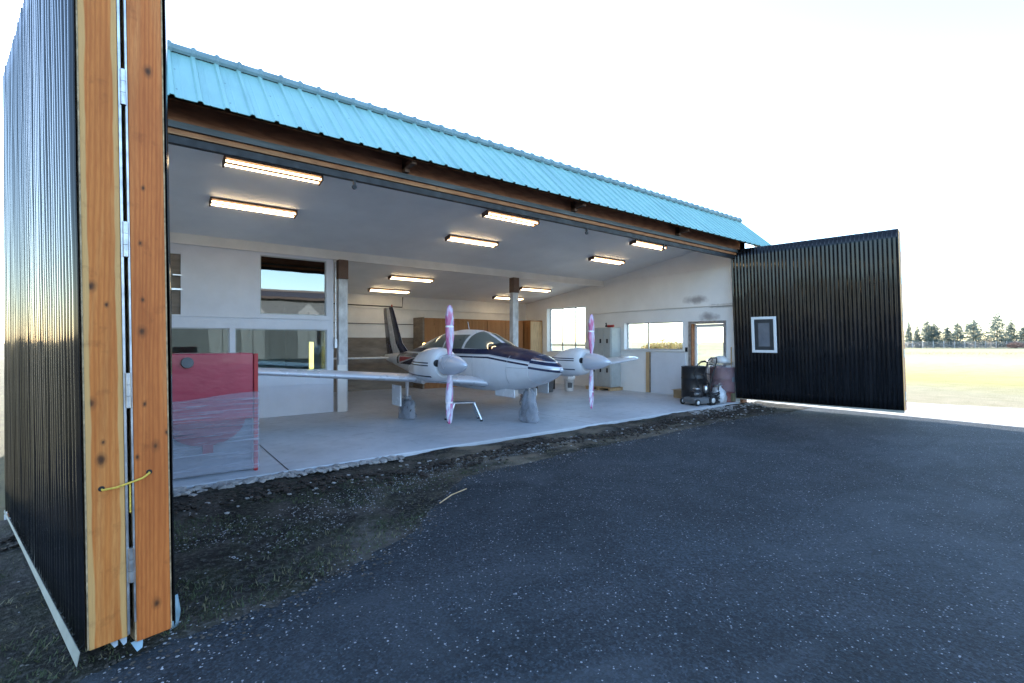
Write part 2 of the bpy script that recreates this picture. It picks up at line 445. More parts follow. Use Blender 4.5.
M['drygrass'] = simple('dry_grass', (.15,.135,.075), .9, var=.4, scale=2)
M['bark'] = simple('bark', (.10,.075,.055), .95, var=.3, scale=12, stretch=(1,1,.3))
M['gold'] = simple('golden_dry_leaves', (.50,.34,.10), .9, var=.3)
M['twig'] = simple('bare_twigs', (.22,.17,.14), .9, var=.3)
M['farwall'] = simple('cream_siding', (.17,.175,.18), .6, var=.08)
M['farroof'] = simple('brown_red_roof', (.06,.04,.035), .6, var=.2)
M['farred'] = simple('red_door_paint', (.35,.06,.04), .5, var=.2)
M['fencewire'] = simple('grey_fence_wire', (.42,.43,.45), .6, .3, var=.2)
def needles():
    t = NT('conifer_needles')
    col = t.ramp(t.noise(.9,4,.6),[(.3,(.07,.105,.098)),(.7,(.14,.185,.160))])
    tl = t.n('ShaderNodeBsdfTranslucent'); t.l(col, tl.inputs[0])
    mx = t.n('ShaderNodeMixShader'); mx.inputs[0].default_value = .35
    t.p(color=col, rough=.7)
    t.l(t.b.outputs[0], mx.inputs[1]); t.l(tl.outputs[0], mx.inputs[2]); t.l(mx.outputs[0], t.out.inputs[0])
    return t.m
M['needles'] = needles()

# ------------------------------------------------------------------ setting: ground
GZ = -.08
def sheet(name, pts, z, m):
    mb = MB(); mb.face([(x,y,z) for x,y in pts]); return kind(mb.build(name, m), 'structure')
sheet('field', [(-700,-700),(700,-700),(700,700),(-700,700)], GZ-.016, M['field'])
EDGE = [(-3.2,2.35),(-1.4,2.75),(-.3,3.0),(.13,3.11),(.70,3.17),(1.29,3.43),(1.84,3.69),(2.05,3.97),(2.71,4.59),(2.98,4.82),(4.16,4.88),(5.2,4.98),(6.75,4.94),(8.75,5.02),(10.25,4.97),(11.5,4.75)]
# smooth ragged asphalt edge
def densify(P, n=9, amp=.05, seed=1):
    rnd = random.Random(seed); out = []
    for (a,b) in zip(P, P[1:]):
        for k in range(n):
            f = k/n
            out.append((a[0]+(b[0]-a[0])*f + rnd.uniform(-amp,amp)*.5, a[1]+(b[1]-a[1])*f + rnd.uniform(-amp,amp)))
    out.append(P[-1]); return out
edge = densify(EDGE)
sheet('asphalt_apron', [(-60,-70),(60,-70),(40,-22),(16,-9),(13.2,-1.5),(12.85,1.0),(12.8,5.3)] + edge[::-1] + [(-8,1.6),(-60,-2)], GZ, M['asphalt'])
sheet('gravel_verge', [(12.6,30)]+densify([(17.6,30),(16.9,12),(16.2,6),(15.8,3.4),(16.6,1.6),(18,-3),(20,-9),(24,-14)],6,.12,4)[::1]+[(16,-9.2),(13,-1.5),(12.6,1.0)], GZ-.008, M['gravel'])

# dirt verge between apron and slab: one gently uneven sheet
def verge():
    mb = MB(); rnd = random.Random(3)
    nx, ny = 210, 26
    def yedge(x):
        for a, b in zip(EDGE, EDGE[1:]):
            if a[0] <= x <= b[0]: return a[1]+(b[1]-a[1])*(x-a[0])/(b[0]-a[0])
        return EDGE[0][1]-.25*(EDGE[0][0]-x) if x < EDGE[0][0] else EDGE[-1][1]
    rows = []
    from mathutils import noise
    for i in range(nx+1):
        x = -6 + 18.6*i/nx
        ye = max(1.2, yedge(x)) ; row = []
        for j in range(ny+1):
            f = j/ny
            y = ye-.06 + (5.985-ye+.06)*f
            h = noise.noise((x*1.3,y*1.3,0))*.035 + noise.noise((x*5,y*5,2))*.02
            k = min(1, f*5)*1.0
            z = GZ+.005 + k*(max(-.01,h)+.012) + .03*max(0,(f-.6))*2
            if f == 0: z = GZ-.01
            row.append((x + .03*noise.noise((x*9,y*9,1)), y + (.05*noise.noise((x*4,3,1)) if j < 4 else 0), min(z,-.015)))
        rows.append(row)
    mb.grid(rows)
    return kind(mb.build('dirt_verge', M['dirt']), 'structure')
verge()
# hangar floor slab
mb = MB(); mb.box(-.96,12.02,6.0,14.75,-.30,0.0); kind(mb.build('hangar_floor', M['slab'], bevel=.012), 'structure')
mb = MB(); mb.face([(1.338,6.02,.003),(1.35,6.02,.003),(1.33,10.4,.003),(1.318,10.4,.003)]); mb.face([(6.5,6.02,.003),(6.51,6.02,.003),(6.51,14,.003),(6.5,14,.003)])
kind(mb.build('floor_joint', M['darkrail']), 'structure')

# ------------------------------------------------------------------ hangar building
hangar = thing('hangar', 'open aircraft hangar with turquoise ribbed metal roof and white painted interior', 'hangar', (0,0,0))
CZ = lambda v: 5.03-.152*v          # front bay ceiling height
RZ = lambda v: 4.61-.116*v          # rear bay ceiling height
UL, UR, UO, VB, VBO = -.84, 11.75, 12.0, 14.4, 14.65
def wall_with_holes(mb, plane, t0, t1, a0, a1, z0, z1, holes, ztop=None):
    """wall slab in plane 'u' or 'v' from t0..t1, span a0..a1, rectangular holes (a,b,z0,z1)"""
    A = sorted({a0,a1,*[h[0] for h in holes],*[h[1] for h in holes]})
    for p, q in zip(A, A[1:]):
        Z = [(z0,z1)]
        for h in holes:
            if h[0] <= p+1e-6 and h[1] >= q-1e-6:
                Z = [s for (c,d) in Z for s in ((c,min(d,h[2])),(max(c,h[3]),d)) if s[1]-s[0] > 1e-4]
        for c, d in Z:
            if plane == 'u': mb.box(t0,t1,p,q,c,d)
            else: mb.box(p,q,t0,t1,c,d)
HOLES = [(6.42,7.34,0,1.97),(7.58,9.62,1.25,2.07),(11.24,13.18,1.12,2.71)]
mb = MB(); wall_with_holes(mb,'u',UR,UO,6.0,VBO,-.1,4.3,HOLES)
def clip_top(co):
    lim = 4.68-.128*(co.y-6.6) if co.y>6.6 else 3.78+.93*(co.y-5.6)-.06
    return Vector((co.x,co.y,min(co.z,lim)))
mb.fn(clip_top); mb.build('side_wall', M['sooty'], hangar)
mb = MB(); mb.box(UL-.10,UL,6.02,VBO,-.1,3.7); mb.build('side_wall', M['wall'], hangar)
mb = MB(); mb.box(UL,UR,VB,VBO,-.1,3.55); mb.build('back_wall', M['backwall'], hangar)
mb = MB(); mb.box(3.25,7.0,VB-.03,VB-.004,.004,1.62); mb.build('plywood_wainscot', M['plywood'], hangar)
# ceilings (slabs with thickness)
def slope_slab(u0,u1,v0,v1,fz,th,name,m):
    mb = MB()
    lo = [(u0,v0,fz(v0)),(u1,v0,fz(v0)),(u1,v1,fz(v1)),(u0,v1,fz(v1))]
    hi = [(x,y,z+th) for x,y,z in lo]
    mb.face(lo); mb.face(hi)
    for i in range(4): j=(i+1)%4; mb.face([lo[i],lo[j],hi[j],hi[i]])
    return mb.build(name, m, hangar)
slope_slab(UL,UR,6.06,10.62,CZ,.05,'ceiling',M['ceiling'])
slope_slab(UL,UR,10.62,VB,RZ,.05,'ceiling',M['ceiling'])
mb = MB(); mb.box(UL+.01,UR-.003,10.44,10.62,3.27,3.60); mb.box(UL+.01,UR-.003,10.40,10.44,3.25,3.29)
mb.build('ceiling_beam', M['beampaint'], hangar)
# right wall seam, conduit and rear ledger
mb = MB(); mb.box(UR-.022,UR-.001,6.1,10.40,3.39,3.425); mb.build('wall_batten', M['wall'], hangar)
mb = MB(); mb.tube([(UR-.03,6.1,2.42),(UR-.03,8.2,2.43),(UR-.03,11.0,2.40)], .013, 8); mb.build('conduit', M['beampaint'], hangar)
mb = MB(); mb.tube([(3.4,VB-.03,2.62),(6.6,VB-.03,2.60),(6.62,VB-.03,2.92)], .014, 8); mb.tube([(3.4,VB-.03,2.05),(7.0,VB-.03,2.05)], .010, 6); mb.build('conduit', M['darkrail'], hangar)
mb = MB(); mb.box(3.3,UR-.01,VB-.05,VB-.001,2.53,2.57); mb.build('wall_batten', M['backwall'], hangar)
# posts
for u in (3.31,8.0):
    mb = MB(); mb.box(u,u+.19,10.36,10.52,0,2.84); p = mb.build('post', M['postpaint'], hangar, .006)
    mb = MB(); mb.box(u-.005,u+.195,10.33,10.53,2.84,3.249); mb.build('post_cap', M['postbrown'], p, .006)
    mb = MB(); mb.box(u-.03,u+.16,10.345,10.359,0,1.0) if u<5 else mb.box(u+.0,u+.19,10.34,10.359,0,.4)
    mb.build('post_cladding', M['beampaint'], p)
# header over the opening: wooden beam, metal track, orange trim, dark rail
HX0, HX1 = -.84, 11.98
mb = MB(); mb.box(HX0,HX1,6.0,6.09,3.73,4.17); h = mb.build('header_beam', M['header'], hangar)
mb = MB(); mb.box(HX0,HX1,5.93,5.998,3.67,3.735); mb.build('door_track', M['track'], h)
mb = MB(); mb.box(HX0,HX1,5.965,6.07,3.612,3.668); mb.build('trim_board', M['trimwood'], h)
mb = MB(); mb.box(HX0,HX1,5.99,6.06,3.53,3.610); mb.build('guide_rail', M['darkrail'], h)
for u in (2.75,5.9,9.0):
    mb = MB(); mb.box(u,u+.07,5.70,5.998,3.80,3.87); mb.box(u,u+.07,5.9,5.998,3.75,3.93); mb.build('roof_bracket', M['postbrown'], h, .004)
for u in (2.1,6.3,8.6):
    mb = MB(); mb.box(u,u+.03,6.0,6.03,3.46,3.53); mb.lathe([(.03,-.012),(.03,.012)],(u+.015,6.015,3.45),'y',12); mb.build('track_roller', M['darkrail'], h)
# jambs at both ends of the opening
for u0,u1 in ((-.93,-.845),(11.76,11.985)):
    mb = MB(); mb.box(u0,u1,5.94,6.07,-.02,3.52); mb.build('door_jamb', M['header'], hangar, .005)
# roof: steep ribbed front, cap, long rear slope
RU0, RU1 = -.80, 12.86
def ribbed(name, v0, z0, v1, z1, pitch=.229):
    d = Vector((0, v1-v0, z1-z0)).normalized(); nrm = Vector((0,-d.z,d.y))
    if nrm.z < 0: nrm = -nrm
    prof = []
    u = RU0
    while u < RU1:
        for du, h in ((0,0),(.075,0),(.090,.021),(.116,.021),(.131,0),(.18,0),(.19,.004),(.2,0)): prof.append((u+du,h))
        u += pitch
    prof.append((RU1,0))
    prof = [p for p in prof if p[0] <= RU1]
    rows = []
    for off in (0,-.004):
        pass
    n=6
    for k in range(n+1):
        f=k/n
        rows.append([Vector((u, v0+(v1-v0)*f, z0+(z1-z0)*f)) + nrm*h for u,h in prof])
    mb = MB(); mb.grid(rows, smooth=False)
    o = mb.build(name, M['turq'], hangar)
    s = o.modifiers.new('thick','SOLIDIFY'); s.thickness = .006; s.offset = -1
    return o
roof = ribbed('roof', 5.60, 3.835, 6.60, 4.765)
ribbed('roof', 6.62, 4.75, 15.2, 3.67)
mb = MB()
rows = []
u = RU0-.03
while u < RU1+.03:
    k = ((u-RU0-.10) % .229)
    bmp = .018 if abs(k) < .03 or abs(k-.229) < .012 else 0
    rows.append([(u, 6.58+(.068+bmp)*math.cos(a), 4.78+(.062+bmp)*math.sin(a)) for a in [R(-50+ -0 + 280*i/9) for i in range(10)]])
    u += .0191
mb.grid(rows, smooth=False); mb.build('ridge_cap', M['cap'], roof)
# gable infill, soffit sheathing
mb = MB(); mb.face([(RU0+.02,5.66,3.83),(RU1-.05,5.66,3.83),(RU1-.05,6.6,4.71),(RU0+.02,6.6,4.71)]); mb.build('roof_sheathing', M['header'], hangar)
mb = MB()
for u in (RU1-.04,):
    mb.box(u,u+.03,5.70,6.0,3.72,3.795); mb.face([(u,5.70,3.80),(u,6.6,4.66),(u,15.1,3.57),(u,15.1,3.48),(u,6.6,4.58),(u,6.0,3.80)])
mb.build('barge_board', M['white_trim'], hangar)

# windows and entry door of the right wall
def wall_window(holes, mull_v, rail_z=None, fr=.045, mat='steel'):
    v0,v1,z0,z1 = holes
    mb = MB()
    x0,x1 = UR+.15, UR+.19
    mb.box(x0,x1,v0,v1,z0,z0+fr); mb.box(x0,x1,v0,v1,z1-fr,z1); mb.box(x0,x1,v0,v0+fr,z0+fr,z1-fr); mb.box(x0,x1,v1-fr,v1,z0+fr,z1-fr)
    for m_ in mull_v: mb.box(x0+.003,x1-.003,m_-fr*.45,m_+fr*.45,z0+fr,z1-fr)
    if rail_z: mb.box(x0-.003,x1+.003,v0+fr,v1-fr,rail_z-fr*.45,rail_z+fr*.45)
    w = mb.build('window', M[mat], hangar)
    mb = MB(); mb.box(x0+.015,x0+.02,v0+fr*.5,v1-fr*.5,z0+fr*.5,z1-fr*.5); mb.build('pane', M['glass'], w)
    mb = MB()                                    # reveal lining and casing
    t=.012
    mb.box(UR-.012,x0-.002,v0,v1,z0-.004,z0+t); mb.box(UR-.012,x0-.002,v0,v1,z1-t,z1+.004); mb.box(UR-.012,x0-.002,v0-.004,v0+t,z0+t,z1-t); mb.box(UR-.012,x0-.002,v1-t,v1+.004,z0+t,z1-t)
    mb.build('window_lining', M['white_trim'], w)
    return w
wall_window(HOLES[2], (11.87,12.52), 1.375)
w = wall_window(HOLES[1], (8.84,), None, .04)
mb = MB(); mb.box(UR-.05,UR+.14,7.5,9.7,1.222,1.245); mb.build('sill', M['beampaint'], w)
mb = MB()
c=.07
mb.box(UR-.02,UR-.001,6.42-c,6.42,0,1.97+c); mb.box(UR-.02,UR-.001,7.34,7.34+c,0,1.97+c); mb.box(UR-.02,UR-.001,6.42,7.34,1.97,1.97+c)
ed = mb.build('entry_door', M['steel'], hangar, label='glazed entry door with white light behind, in the right wall by the drums')
mb = MB()
x0,x1 = UR+.13,UR+.17
mb.box(x0,x1,6.43,6.50,.01,1.96); mb.box(x0,x1,7.25,7.33,.01,1.96); mb.box(x0,x1,6.50,7.25,1.88,1.96); mb.box(x0,x1,6.50,7.25,.01,.85); mb.build('door_leaf', M['white_trim'], ed)
mb = MB(); mb.box(x0+.015,x0+.02,6.48,7.27,.83,1.90); mb.build('pane', M['glass'], ed)
mb = MB(); mb.box(UR,x0-.002,7.31,7.338,0,1.97); mb.build('wooden_jamb', M['trimwood'], ed)
mb = MB(); mb.tube([(x0-.05,6.54,1.0),(x0-.05,6.64,1.0)],.012,8); mb.tube([(x0,6.55,1.0),(x0-.05,6.55,1.0)],.012,8); mb.build('handle', M['steel'], ed)
mb = MB(); mb.box(UR-.03,UR-.001,7.44,7.50,1.22,1.34); mb.build('light_switch', M['darkrail'], hangar)
# sliding plywood flap below the window, with a pale strip imitating light in the wall seam
mb = MB(); mb.box(UR-.022,UR-.001,7.5,8.62,.02,1.18); mb.build('wall_panel', M['officewall'], hangar)
mb = MB(); mb.box(UR-.04,UR-.001,8.66,8.78,.02,1.19); mb.build('seam_strip', M['sapwood'], hangar, label='pale wood strip standing in for a lit wall seam under the side window')
mb = MB(); mb.box(UR-.045,UR-.001,8.625,8.655,.02,1.19); mb.build('seam_strip', M['plywood'], hangar, label='brown edge strip of the wall panel')

# office partition
OV = 10.45
OH = [(-.6,.536,1.975,3.07),(1.815,3.078,2.04,3.20),(.2,1.30,.90,1.752),(1.387,3.09,.90,1.752)]
mb = MB(); wall_with_holes(mb,'v',OV,OV+.12,UL,3.225,0,3.26,OH); mb.build('office_wall', M['officewall'], hangar)
mb = MB(); mb.box(3.10,3.225,OV+.12,VB,0,3.2); mb.build('office_wall', M['backwall'], hangar)
mb = MB(); mb.box(UL,3.22,OV-.022,OV-.001,1.955,1.985); mb.box(UL,3.22,OV-.05,OV-.001,.865,.89); mb.box(UL,3.22,OV-.012,OV-.001,.60,.612); mb.build('ledge', M['officewall'], hangar)
mb = MB(); mb.box(UL,3.1,OV+.12,VB,1.84,1.96); mb.build('mezzanine_floor', M['plywood'], hangar)
mb = MB(); mb.box(UL,3.1,VB-.12,VB-.05,0,3.2); mb.build('office_back_wall', M['officewall'], hangar)
def office_window(h, gm, label=None):
    u0,u1,z0,z1 = h; f=.022
    mb = MB(); y0,y1=OV+.03,OV+.07
    mb.box(u0,u1,y0,y1,z0,z0+f); mb.box(u0,u1,y0,y1,z1-f,z1); mb.box(u0,u0+f,y0,y1,z0+f,z1-f); mb.box(u1-f,u1,y0,y1,z0+f,z1-f)
    w = mb.build('window', M['locker'], hangar, label=label)
    mb = MB(); mb.box(u0+f*.5,u1-f*.5,y0+.015,y0+.02,z0+f*.5,z1-f*.5); mb.build('pane', M[gm], w)
office_window(OH[1],'mirrorglass','upper office window mirroring the sky and the roofs opposite')
office_window(OH[2],'officeglass'); office_window(OH[3],'officeglass')
mb = MB(); mb.box(-.6,.536,OV+.04,OV+.08,1.975,3.07); d = mb.build('loft_door', M['plywood'], hangar, label='brown wooden loft door high on the office wall')
for q in ((.3,2.42,2.45),(.42,2.68,2.70)):
    mb = MB(); mb.box(q[0],.56,OV-.02,OV+.039,q[1],q[2]); mb.build('latch', M['alu'], d)
mb = MB(); mb.box(3.235,3.285,OV-.06,OV-.005,1.36,1.56); mb.box(3.25,3.27,OV-.04,OV-.005,1.56,3.2); mb.build('switch_box', M['steel'], hangar)
mb = MB(); mb.box(.85,.92,OV-.012,OV-.001,.36,.48); mb.build('wall_socket', M['white_trim'], hangar)
# low furniture inside the office behind the glass
t = thing('office_desk', 'brown desk standing inside the office behind the lower glass', 'desk', (1.9,12.2,0))
mb = MB(); mb.box(-.8,.8,-.35,.35,.72,.76); mb.build('desk_top', M['plywood'], t)
for x in (-.75,.71):
    mb = MB(); mb.box(x,x+.04,-.33,.33,0,.72); mb.build('side_panel', M['plywood'], t)
t = thing('work_light', 'upright yellow twin tube work light glowing behind the office glass', 'lamp', (2.86,10.75,.0))
mb = MB(); mb.lathe([(.14,0),(.14,.02),(.02,.03),(.015,.9)],seg=14); mb.build('stand', M['darkrail'], t)
mb = MB(); mb.box(-.05,.05,.025,.045,.9,1.5); mb.build('housing', M['white_trim'], t)
for x in (-.024,.024):
    mb = MB(); mb.tube([(x,0,.92),(x,0,1.48)],.016,8); mb.build('tube', M['worklight'], t)

# ------------------------------------------------------------------ folding doors (two leaves each, folded together)
def folding_door(A, B, lean, bow, side, z0, z1, two_z, label, gap=.025, th=.155, fl=(.0,-.03,.02)):
    """A hinge foot, B free-end foot of the visible face; side=+1: leaves stack toward +t (right of A->B seen from above flipped)"""
    A = Vector((*A,0)); B = Vector((*B,0)); L = (B-A).length; d = (B-A).normalized()
    t = Vector((-d.y,d.x,0))*side
    ln = Vector((*lean,0))
    def X(s, tt, z): return A + d*s + t*tt + Vector((0,0,z)) + ln*((z-z0)/(z1-z0)*(.25+.75*s/L if bow else 1))
    def W(mb): return mb.fn(lambda c: X(c.x,c.y,c.z))
    pitch = .0767
    def skin(tt, sgn, za, zb):
        mb = MB(); rows = []
        n = int(L/pitch*8); rr = random.Random(int(L*1000)+sgn); nr = int(L/pitch)+3
        ZS = [za+(zb-za)*k/20 for k in range(21)]
        raw = [[rr.gauss(0,.0036) for k in range(25)] for j in range(nr)]
        off = [[sum(raw[j][k:k+5])/5+.0006*math.sin(k*.45+j*.9) for k in range(21)] for j in range(nr)]
        for k, z in enumerate(ZS):
            row = []
            for i in range(n+1):
                f = L*i/n/pitch; j = int(f); q = f-j
                row.append((L*i/n, tt+sgn*(.012+.0075*math.cos(2*PI*f)+off[j][k]*(1-q)+off[j+1][k]*q), z))
            rows.append(row)
        mb.grid(rows); o = W(mb).build('folding_door' if sgn<0 else 'outer_leaf_skin', M['black'], None)
        s = o.modifiers.new('thick','SOLIDIFY'); s.thickness=.003
        return o
    door = skin(-.004,-1,z0+.01,z1)
    door.parent = hangar; door['label'] = label
    sk2 = skin(2*th+gap+.004,1,z0+two_z+.01,z1); sk2.parent = door
    for k, (ta, dz) in enumerate(((0,0),(th+gap,two_z))):
        zz = z0+dz
        m = M['fir'] if k==0 else M['fir2']
        mb = MB(); mb.box(L-.045,L,ta+.006,ta+th-.006,zz,z1-.005); W(mb).build('end_board', m, door, .003)
        mb = MB(); mb.box(L-.041,L-.003,ta,ta+.0055,zz+.004,z1-.008); mb.box(L-.041,L-.003,ta+th-.0055,ta+th,zz+.004,z1-.008); W(mb).build('sawn_edge', M['raw_edge'], door)
        mb = MB(); mb.box(0,.045,ta,ta+th,zz,z1-.005); mb.box(.045,L-.045,ta,ta+th,zz,zz+.045); mb.box(.045,L-.045,ta,ta+th,z1-.05,z1-.005)
        for s in (.25,.5,.75): mb.box(L*s-.02,L*s+.02,ta+.002,ta+th-.002,zz+.045,z1-.05)
        W(mb).build('leaf_frame', M['sapwood'], door)
    # flashing under the outer skin
    mb = MB(); mb.grid([[(L*k/8+.01*k/8-.01,-.030-fl[0]*(k/8),z0+fl[1]*(.35+.65*(k/8)**2)) for k in range(9)],[(L*k/8+.01*k/8-.01,-.026,z0+fl[2]*(k/8)**2) for k in range(9)]],smooth=False); fo=W(mb).build('flashing', M['flash'], door); fs=fo.modifiers.new('thick','SOLIDIFY'); fs.thickness=.003
    mb = MB(); mb.box(L+.0005,L+.0035,th-.006,th+.004,z0+.01,z1-.02); mb.box(L+.0005,L+.0035,th+gap-.004,th+gap+.004,z0+.06,z1-.02); W(mb).build('gap_light_strip', M['steel'], door)  # pale metal strips added to imitate light showing through the leaf gap
    for hz in (.40,1.26,2.0,2.74,3.4):
        mb = MB(); zc = hz
        for a,b in ((-.085,-.029),(-.027,.027),(.029,.085)):
            mb.tube([(L+.006,th+gap/2,zc+a),(L+.006,th+gap/2,zc+b)],.0125,8)
        W(mb).build('hinge', M['steel'], door)
    return door, X, W, L, th, gap
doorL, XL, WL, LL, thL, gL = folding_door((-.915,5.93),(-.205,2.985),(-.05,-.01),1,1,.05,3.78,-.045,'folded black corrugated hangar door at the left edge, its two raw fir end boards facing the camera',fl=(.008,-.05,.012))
# rope loop tied through the two boards, with holes
mb = MB(); mb.tube([(LL-.03,.060,.80),(LL+.012,.062,.795),(LL+.03,.11,.800),(LL+.032,.165,.812),(LL+.026,.215,.822),(LL+.010,.246,.838),(LL-.03,.247,.842)],.0052,8); WL(mb).build('rope', M['rope'], doorL)
mb = MB(); mb.tube([(LL+.008,thL+.012,.66),(LL+.004,thL+.013,.80)],.004,6); WL(mb).build('rope', M['rope'], doorL)
for tt,z in ((.060,.80),(.247,.841)):
    mb = MB(); mb.lathe([(.013,0),(.013,.0012)],(0,0,0),'x',14); mb.xf(Matrix.Translation((LL+.0008,tt,z))); WL(mb).build('rope_hole', M['darkrail'], doorL)
# torn weather strip hanging at the foot
rnd = random.Random(9)
for (tt,w,h,m) in ((.10,.03,.022,'scrap'),(.135,.03,.028,'scrap'),(.19,.05,.045,'bluescrap')):
    mb = MB(); z=.045 if tt<.16 else .005
    mb.face([(LL-.02,tt-w/2,z),(LL-.015,tt+w/2,z),(LL+.0,tt+w*.35,z-h*.8),(LL+.004,tt-w*.1,z-h)]); o = WL(mb).build('torn_strip', M[m], doorL)
    s=o.modifiers.new('thick','SOLIDIFY'); s.thickness=.002
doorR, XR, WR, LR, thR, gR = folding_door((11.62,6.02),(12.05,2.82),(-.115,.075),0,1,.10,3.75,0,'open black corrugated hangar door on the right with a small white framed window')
s0,s1,q0,q1 = .42,.965,1.235,2.085
mb = MB()
f=.062
mb.box(s0,s1,-.052,-.0265,q0,q0+f); mb.box(s0,s1,-.052,-.0265,q1-f,q1); mb.box(s0,s0+f,-.052,-.0265,q0+f,q1-f); mb.box(s1-f,s1,-.052,-.0265,q0+f,q1-f)
WR(mb).build('window_frame', M['white_trim'], doorR, .004)
mb = MB(); a=f+.002; b=f+.085
mb.box(s0+a,s1-a,-.040,-.0275,q0+a,q0+b); mb.box(s0+a,s1-a,-.040,-.0275,q1-b,q1-a); mb.box(s0+a,s0+b,-.040,-.0275,q0+b,q1-b); mb.box(s1-b,s1-a,-.040,-.0275,q0+b,q1-b)
WR(mb).build('window_sash', M['dark_frame'], doorR)
mb = MB(); mb.box(s0+b,s1-b,-.033,-.028,q0+b,q1-b); WR(mb).build('window_pane', simple('dusty_grey_pane',(.14,.145,.16),.12,var=.1,coat=.5), doorR)

# ------------------------------------------------------------------ ceiling lights
def make_light(loc, tilt, label):
    t = thing('ceiling_light', label, 'ceiling light', loc, 0, 'twin tube ceiling lights')
    t.rotation_euler = (tilt,0,0)
    mb = MB(); mb.box(-.62,.62,-.10,.10,-.03,-.002); mb.box(-.62,.62,-.022,.022,-.055,-.03); mb.box(-.625,-.605,-.10,.10,-.085,-.002); mb.box(.605,.625,-.10,.10,-.085,-.002)
    mb.build('housing', M['postbrown'], t)
    for y in (-.062,.062):
        mb = MB(); mb.tube([(-.60,y,-.058),(.60,y,-.058)],.0125,10); mb.build('tube', M['tube'], t)
    return t
tf, tr = math.atan(-.152), math.atan(-.116)
L0 = make_light((1.46,7.33,CZ(7.33)), tf, 'left twin tube light of the ceiling row nearest the doors, biggest in view')
spots = [((5.64,7.36),'middle twin tube light of the ceiling row nearest the doors'),
 ((9.89,7.34),'twin tube light closest to the black right door, in the front ceiling row'),
 ((1.44,8.73),'second light from the front on the left, in line with the blank office wall'),
 ((5.64,8.745),'middle light of the second ceiling row, just before the cream beam'),
 ((9.88,8.67),'right light of the second ceiling row, before the white window wall'),
 ((5.74,11.93),'rear bay light just behind the beam, between the two posts'),
 ((5.80,13.52),'rear bay light farthest back on the left, above the tail fin'),
 ((10.12,11.94),'rear bay light just right of the right post near the beam'),
 ((10.14,13.40),'rear bay light partly hidden by the right post, above the wooden cupboard')]
for (u,v),lb in spots:
    o = dup(L0, (u,v,CZ(v) if v<10 else RZ(v)), label=lb); o.rotation_euler = (tf if v<10 else tr,0,0)

# ------------------------------------------------------------------ the aircraft
PU, PV = 5.63, 5.95
plane = thing('airplane', 'white and navy twin engine propeller airplane parked in the hangar with wrapped propellers', 'airplane', (PU,PV,0))
ST = np.array([ # y, zb, zt, w, zc
 (0,.985,1.045,.03,1.015),(.04,.95,1.08,.075,1.015),(.12,.905,1.125,.145,1.015),(.25,.835,1.18,.225,1.01),(.5,.745,1.265,.335,1.01),(.9,.635,1.345,.44,1.01),(1.4,.555,1.405,.53,1.01),
 (1.55,.54,1.425,.55,1.01),(1.8,.525,1.54,.57,1.01),(2.15,.51,1.68,.585,1.01),(2.5,.505,1.745,.59,1.01),(3.0,.51,1.765,.58,1.01),(3.6,.54,1.72,.55,1.01),(4.2,.53,1.59,.515,1.02),(4.8,.59,1.42,.465,1.03),(5.4,.68,1.29,.385,1.04),(6.2,.81,1.20,.285,1.05),(7.0,.93,1.155,.165,1.06),(7.4,1.02,1.13,.05,1.07)])
def st(y): return [float(np.interp(y, ST[:,0], ST[:,i])) for i in range(1,5)]
def ring(y, off=0, n=40):
    zb,zt,w,zc = st(y); out=[]
    for k in range(n):
        a = 2*PI*k/n; s,c = math.sin(a),math.cos(a)
        e = 2/2.15 if c>0 else 2/2.6
        x = w*math.copysign(abs(s)**e,s); z = zc + (zt-zc if c>0 else zc-zb)*math.copysign(abs(c)**e,c)
        out.append((x,y,z))
    return out
def surf(y, z, side, off=.005):
    zb,zt,w,zc = st(y)
    h = (zt-zc) if z>zc else (zc-zb); n = 2.15 if z>zc else 2.6
    q = min(1,abs(z-zc)/h)
    return (side*(w*(1-q**n)**(1/n)+off), y, z+ (off*.6 if z>zc else 0))
ys = list(np.linspace(.5,1.55,12))+list(np.linspace(1.65,7.4,60))
mb = MB(); mb.grid([ring(y) for y in ys], True, cap=True); fus = mb.build('fuselage', M['fuse'], plane)
mb = MB(); mb.grid([ring(y) for y in (0,.01,.04,.08,.12,.18,.25,.34,.42,.495)], True, cap=True); nc = mb.build('nose_cone', M['nosecone'], plane)
mb = MB(); mb.lathe([(.0,-.035),(.028,-.025),(.036,0),(.03,.02)],(0,0,1.015),'y',14); mb.build('nose_light', M['chrome'], nc)
# windshield halves and side windows: patches on the cabin surface
def patch_top(y0,y1,sgn,zmin,name,n=12,inset=.03):
    rows=[]
    for i in range(n+1):
        y=y0+(y1-y0)*i/n; zb,zt,w,zc=st(y)
        h=zt-zc; cm=max(.0,min(1,(zmin(y)-zc)/h)); am=math.acos(cm**(2.15/2)) if cm<1 else 0
        row=[]
        for k in range(11):
            a = inset/w + (max(am,inset/w+.01)-inset/w)*k/10
            e=2/2.15
            row.append((sgn*(w*abs(math.sin(a))**e+.004),y-.003,zc+h*abs(math.cos(a))**e+.006))
        rows.append(row)
    mb=MB(); mb.grid(rows); return mb.build(name,M['cockpit'],fus)
for sgn in (-1,1): patch_top(1.57,2.28,sgn,lambda y:1.345+(y-1.57)*.03,'windshield')
def patch_side(y0,y1,sgn,zlo,zhi,name,m,n=14,off=.005,par=None):
    rows=[]
    for i in range(n+1):
        y=y0+(y1-y0)*i/n; a,b=zlo(y),zhi(y)
        rows.append([surf(y,a+(b-a)*k/8,sgn,off) for k in range(9)])
    mb=MB(); mb.grid(rows); return mb.build(name,m,par or fus)
top=lambda y: st(y)[1]-.085
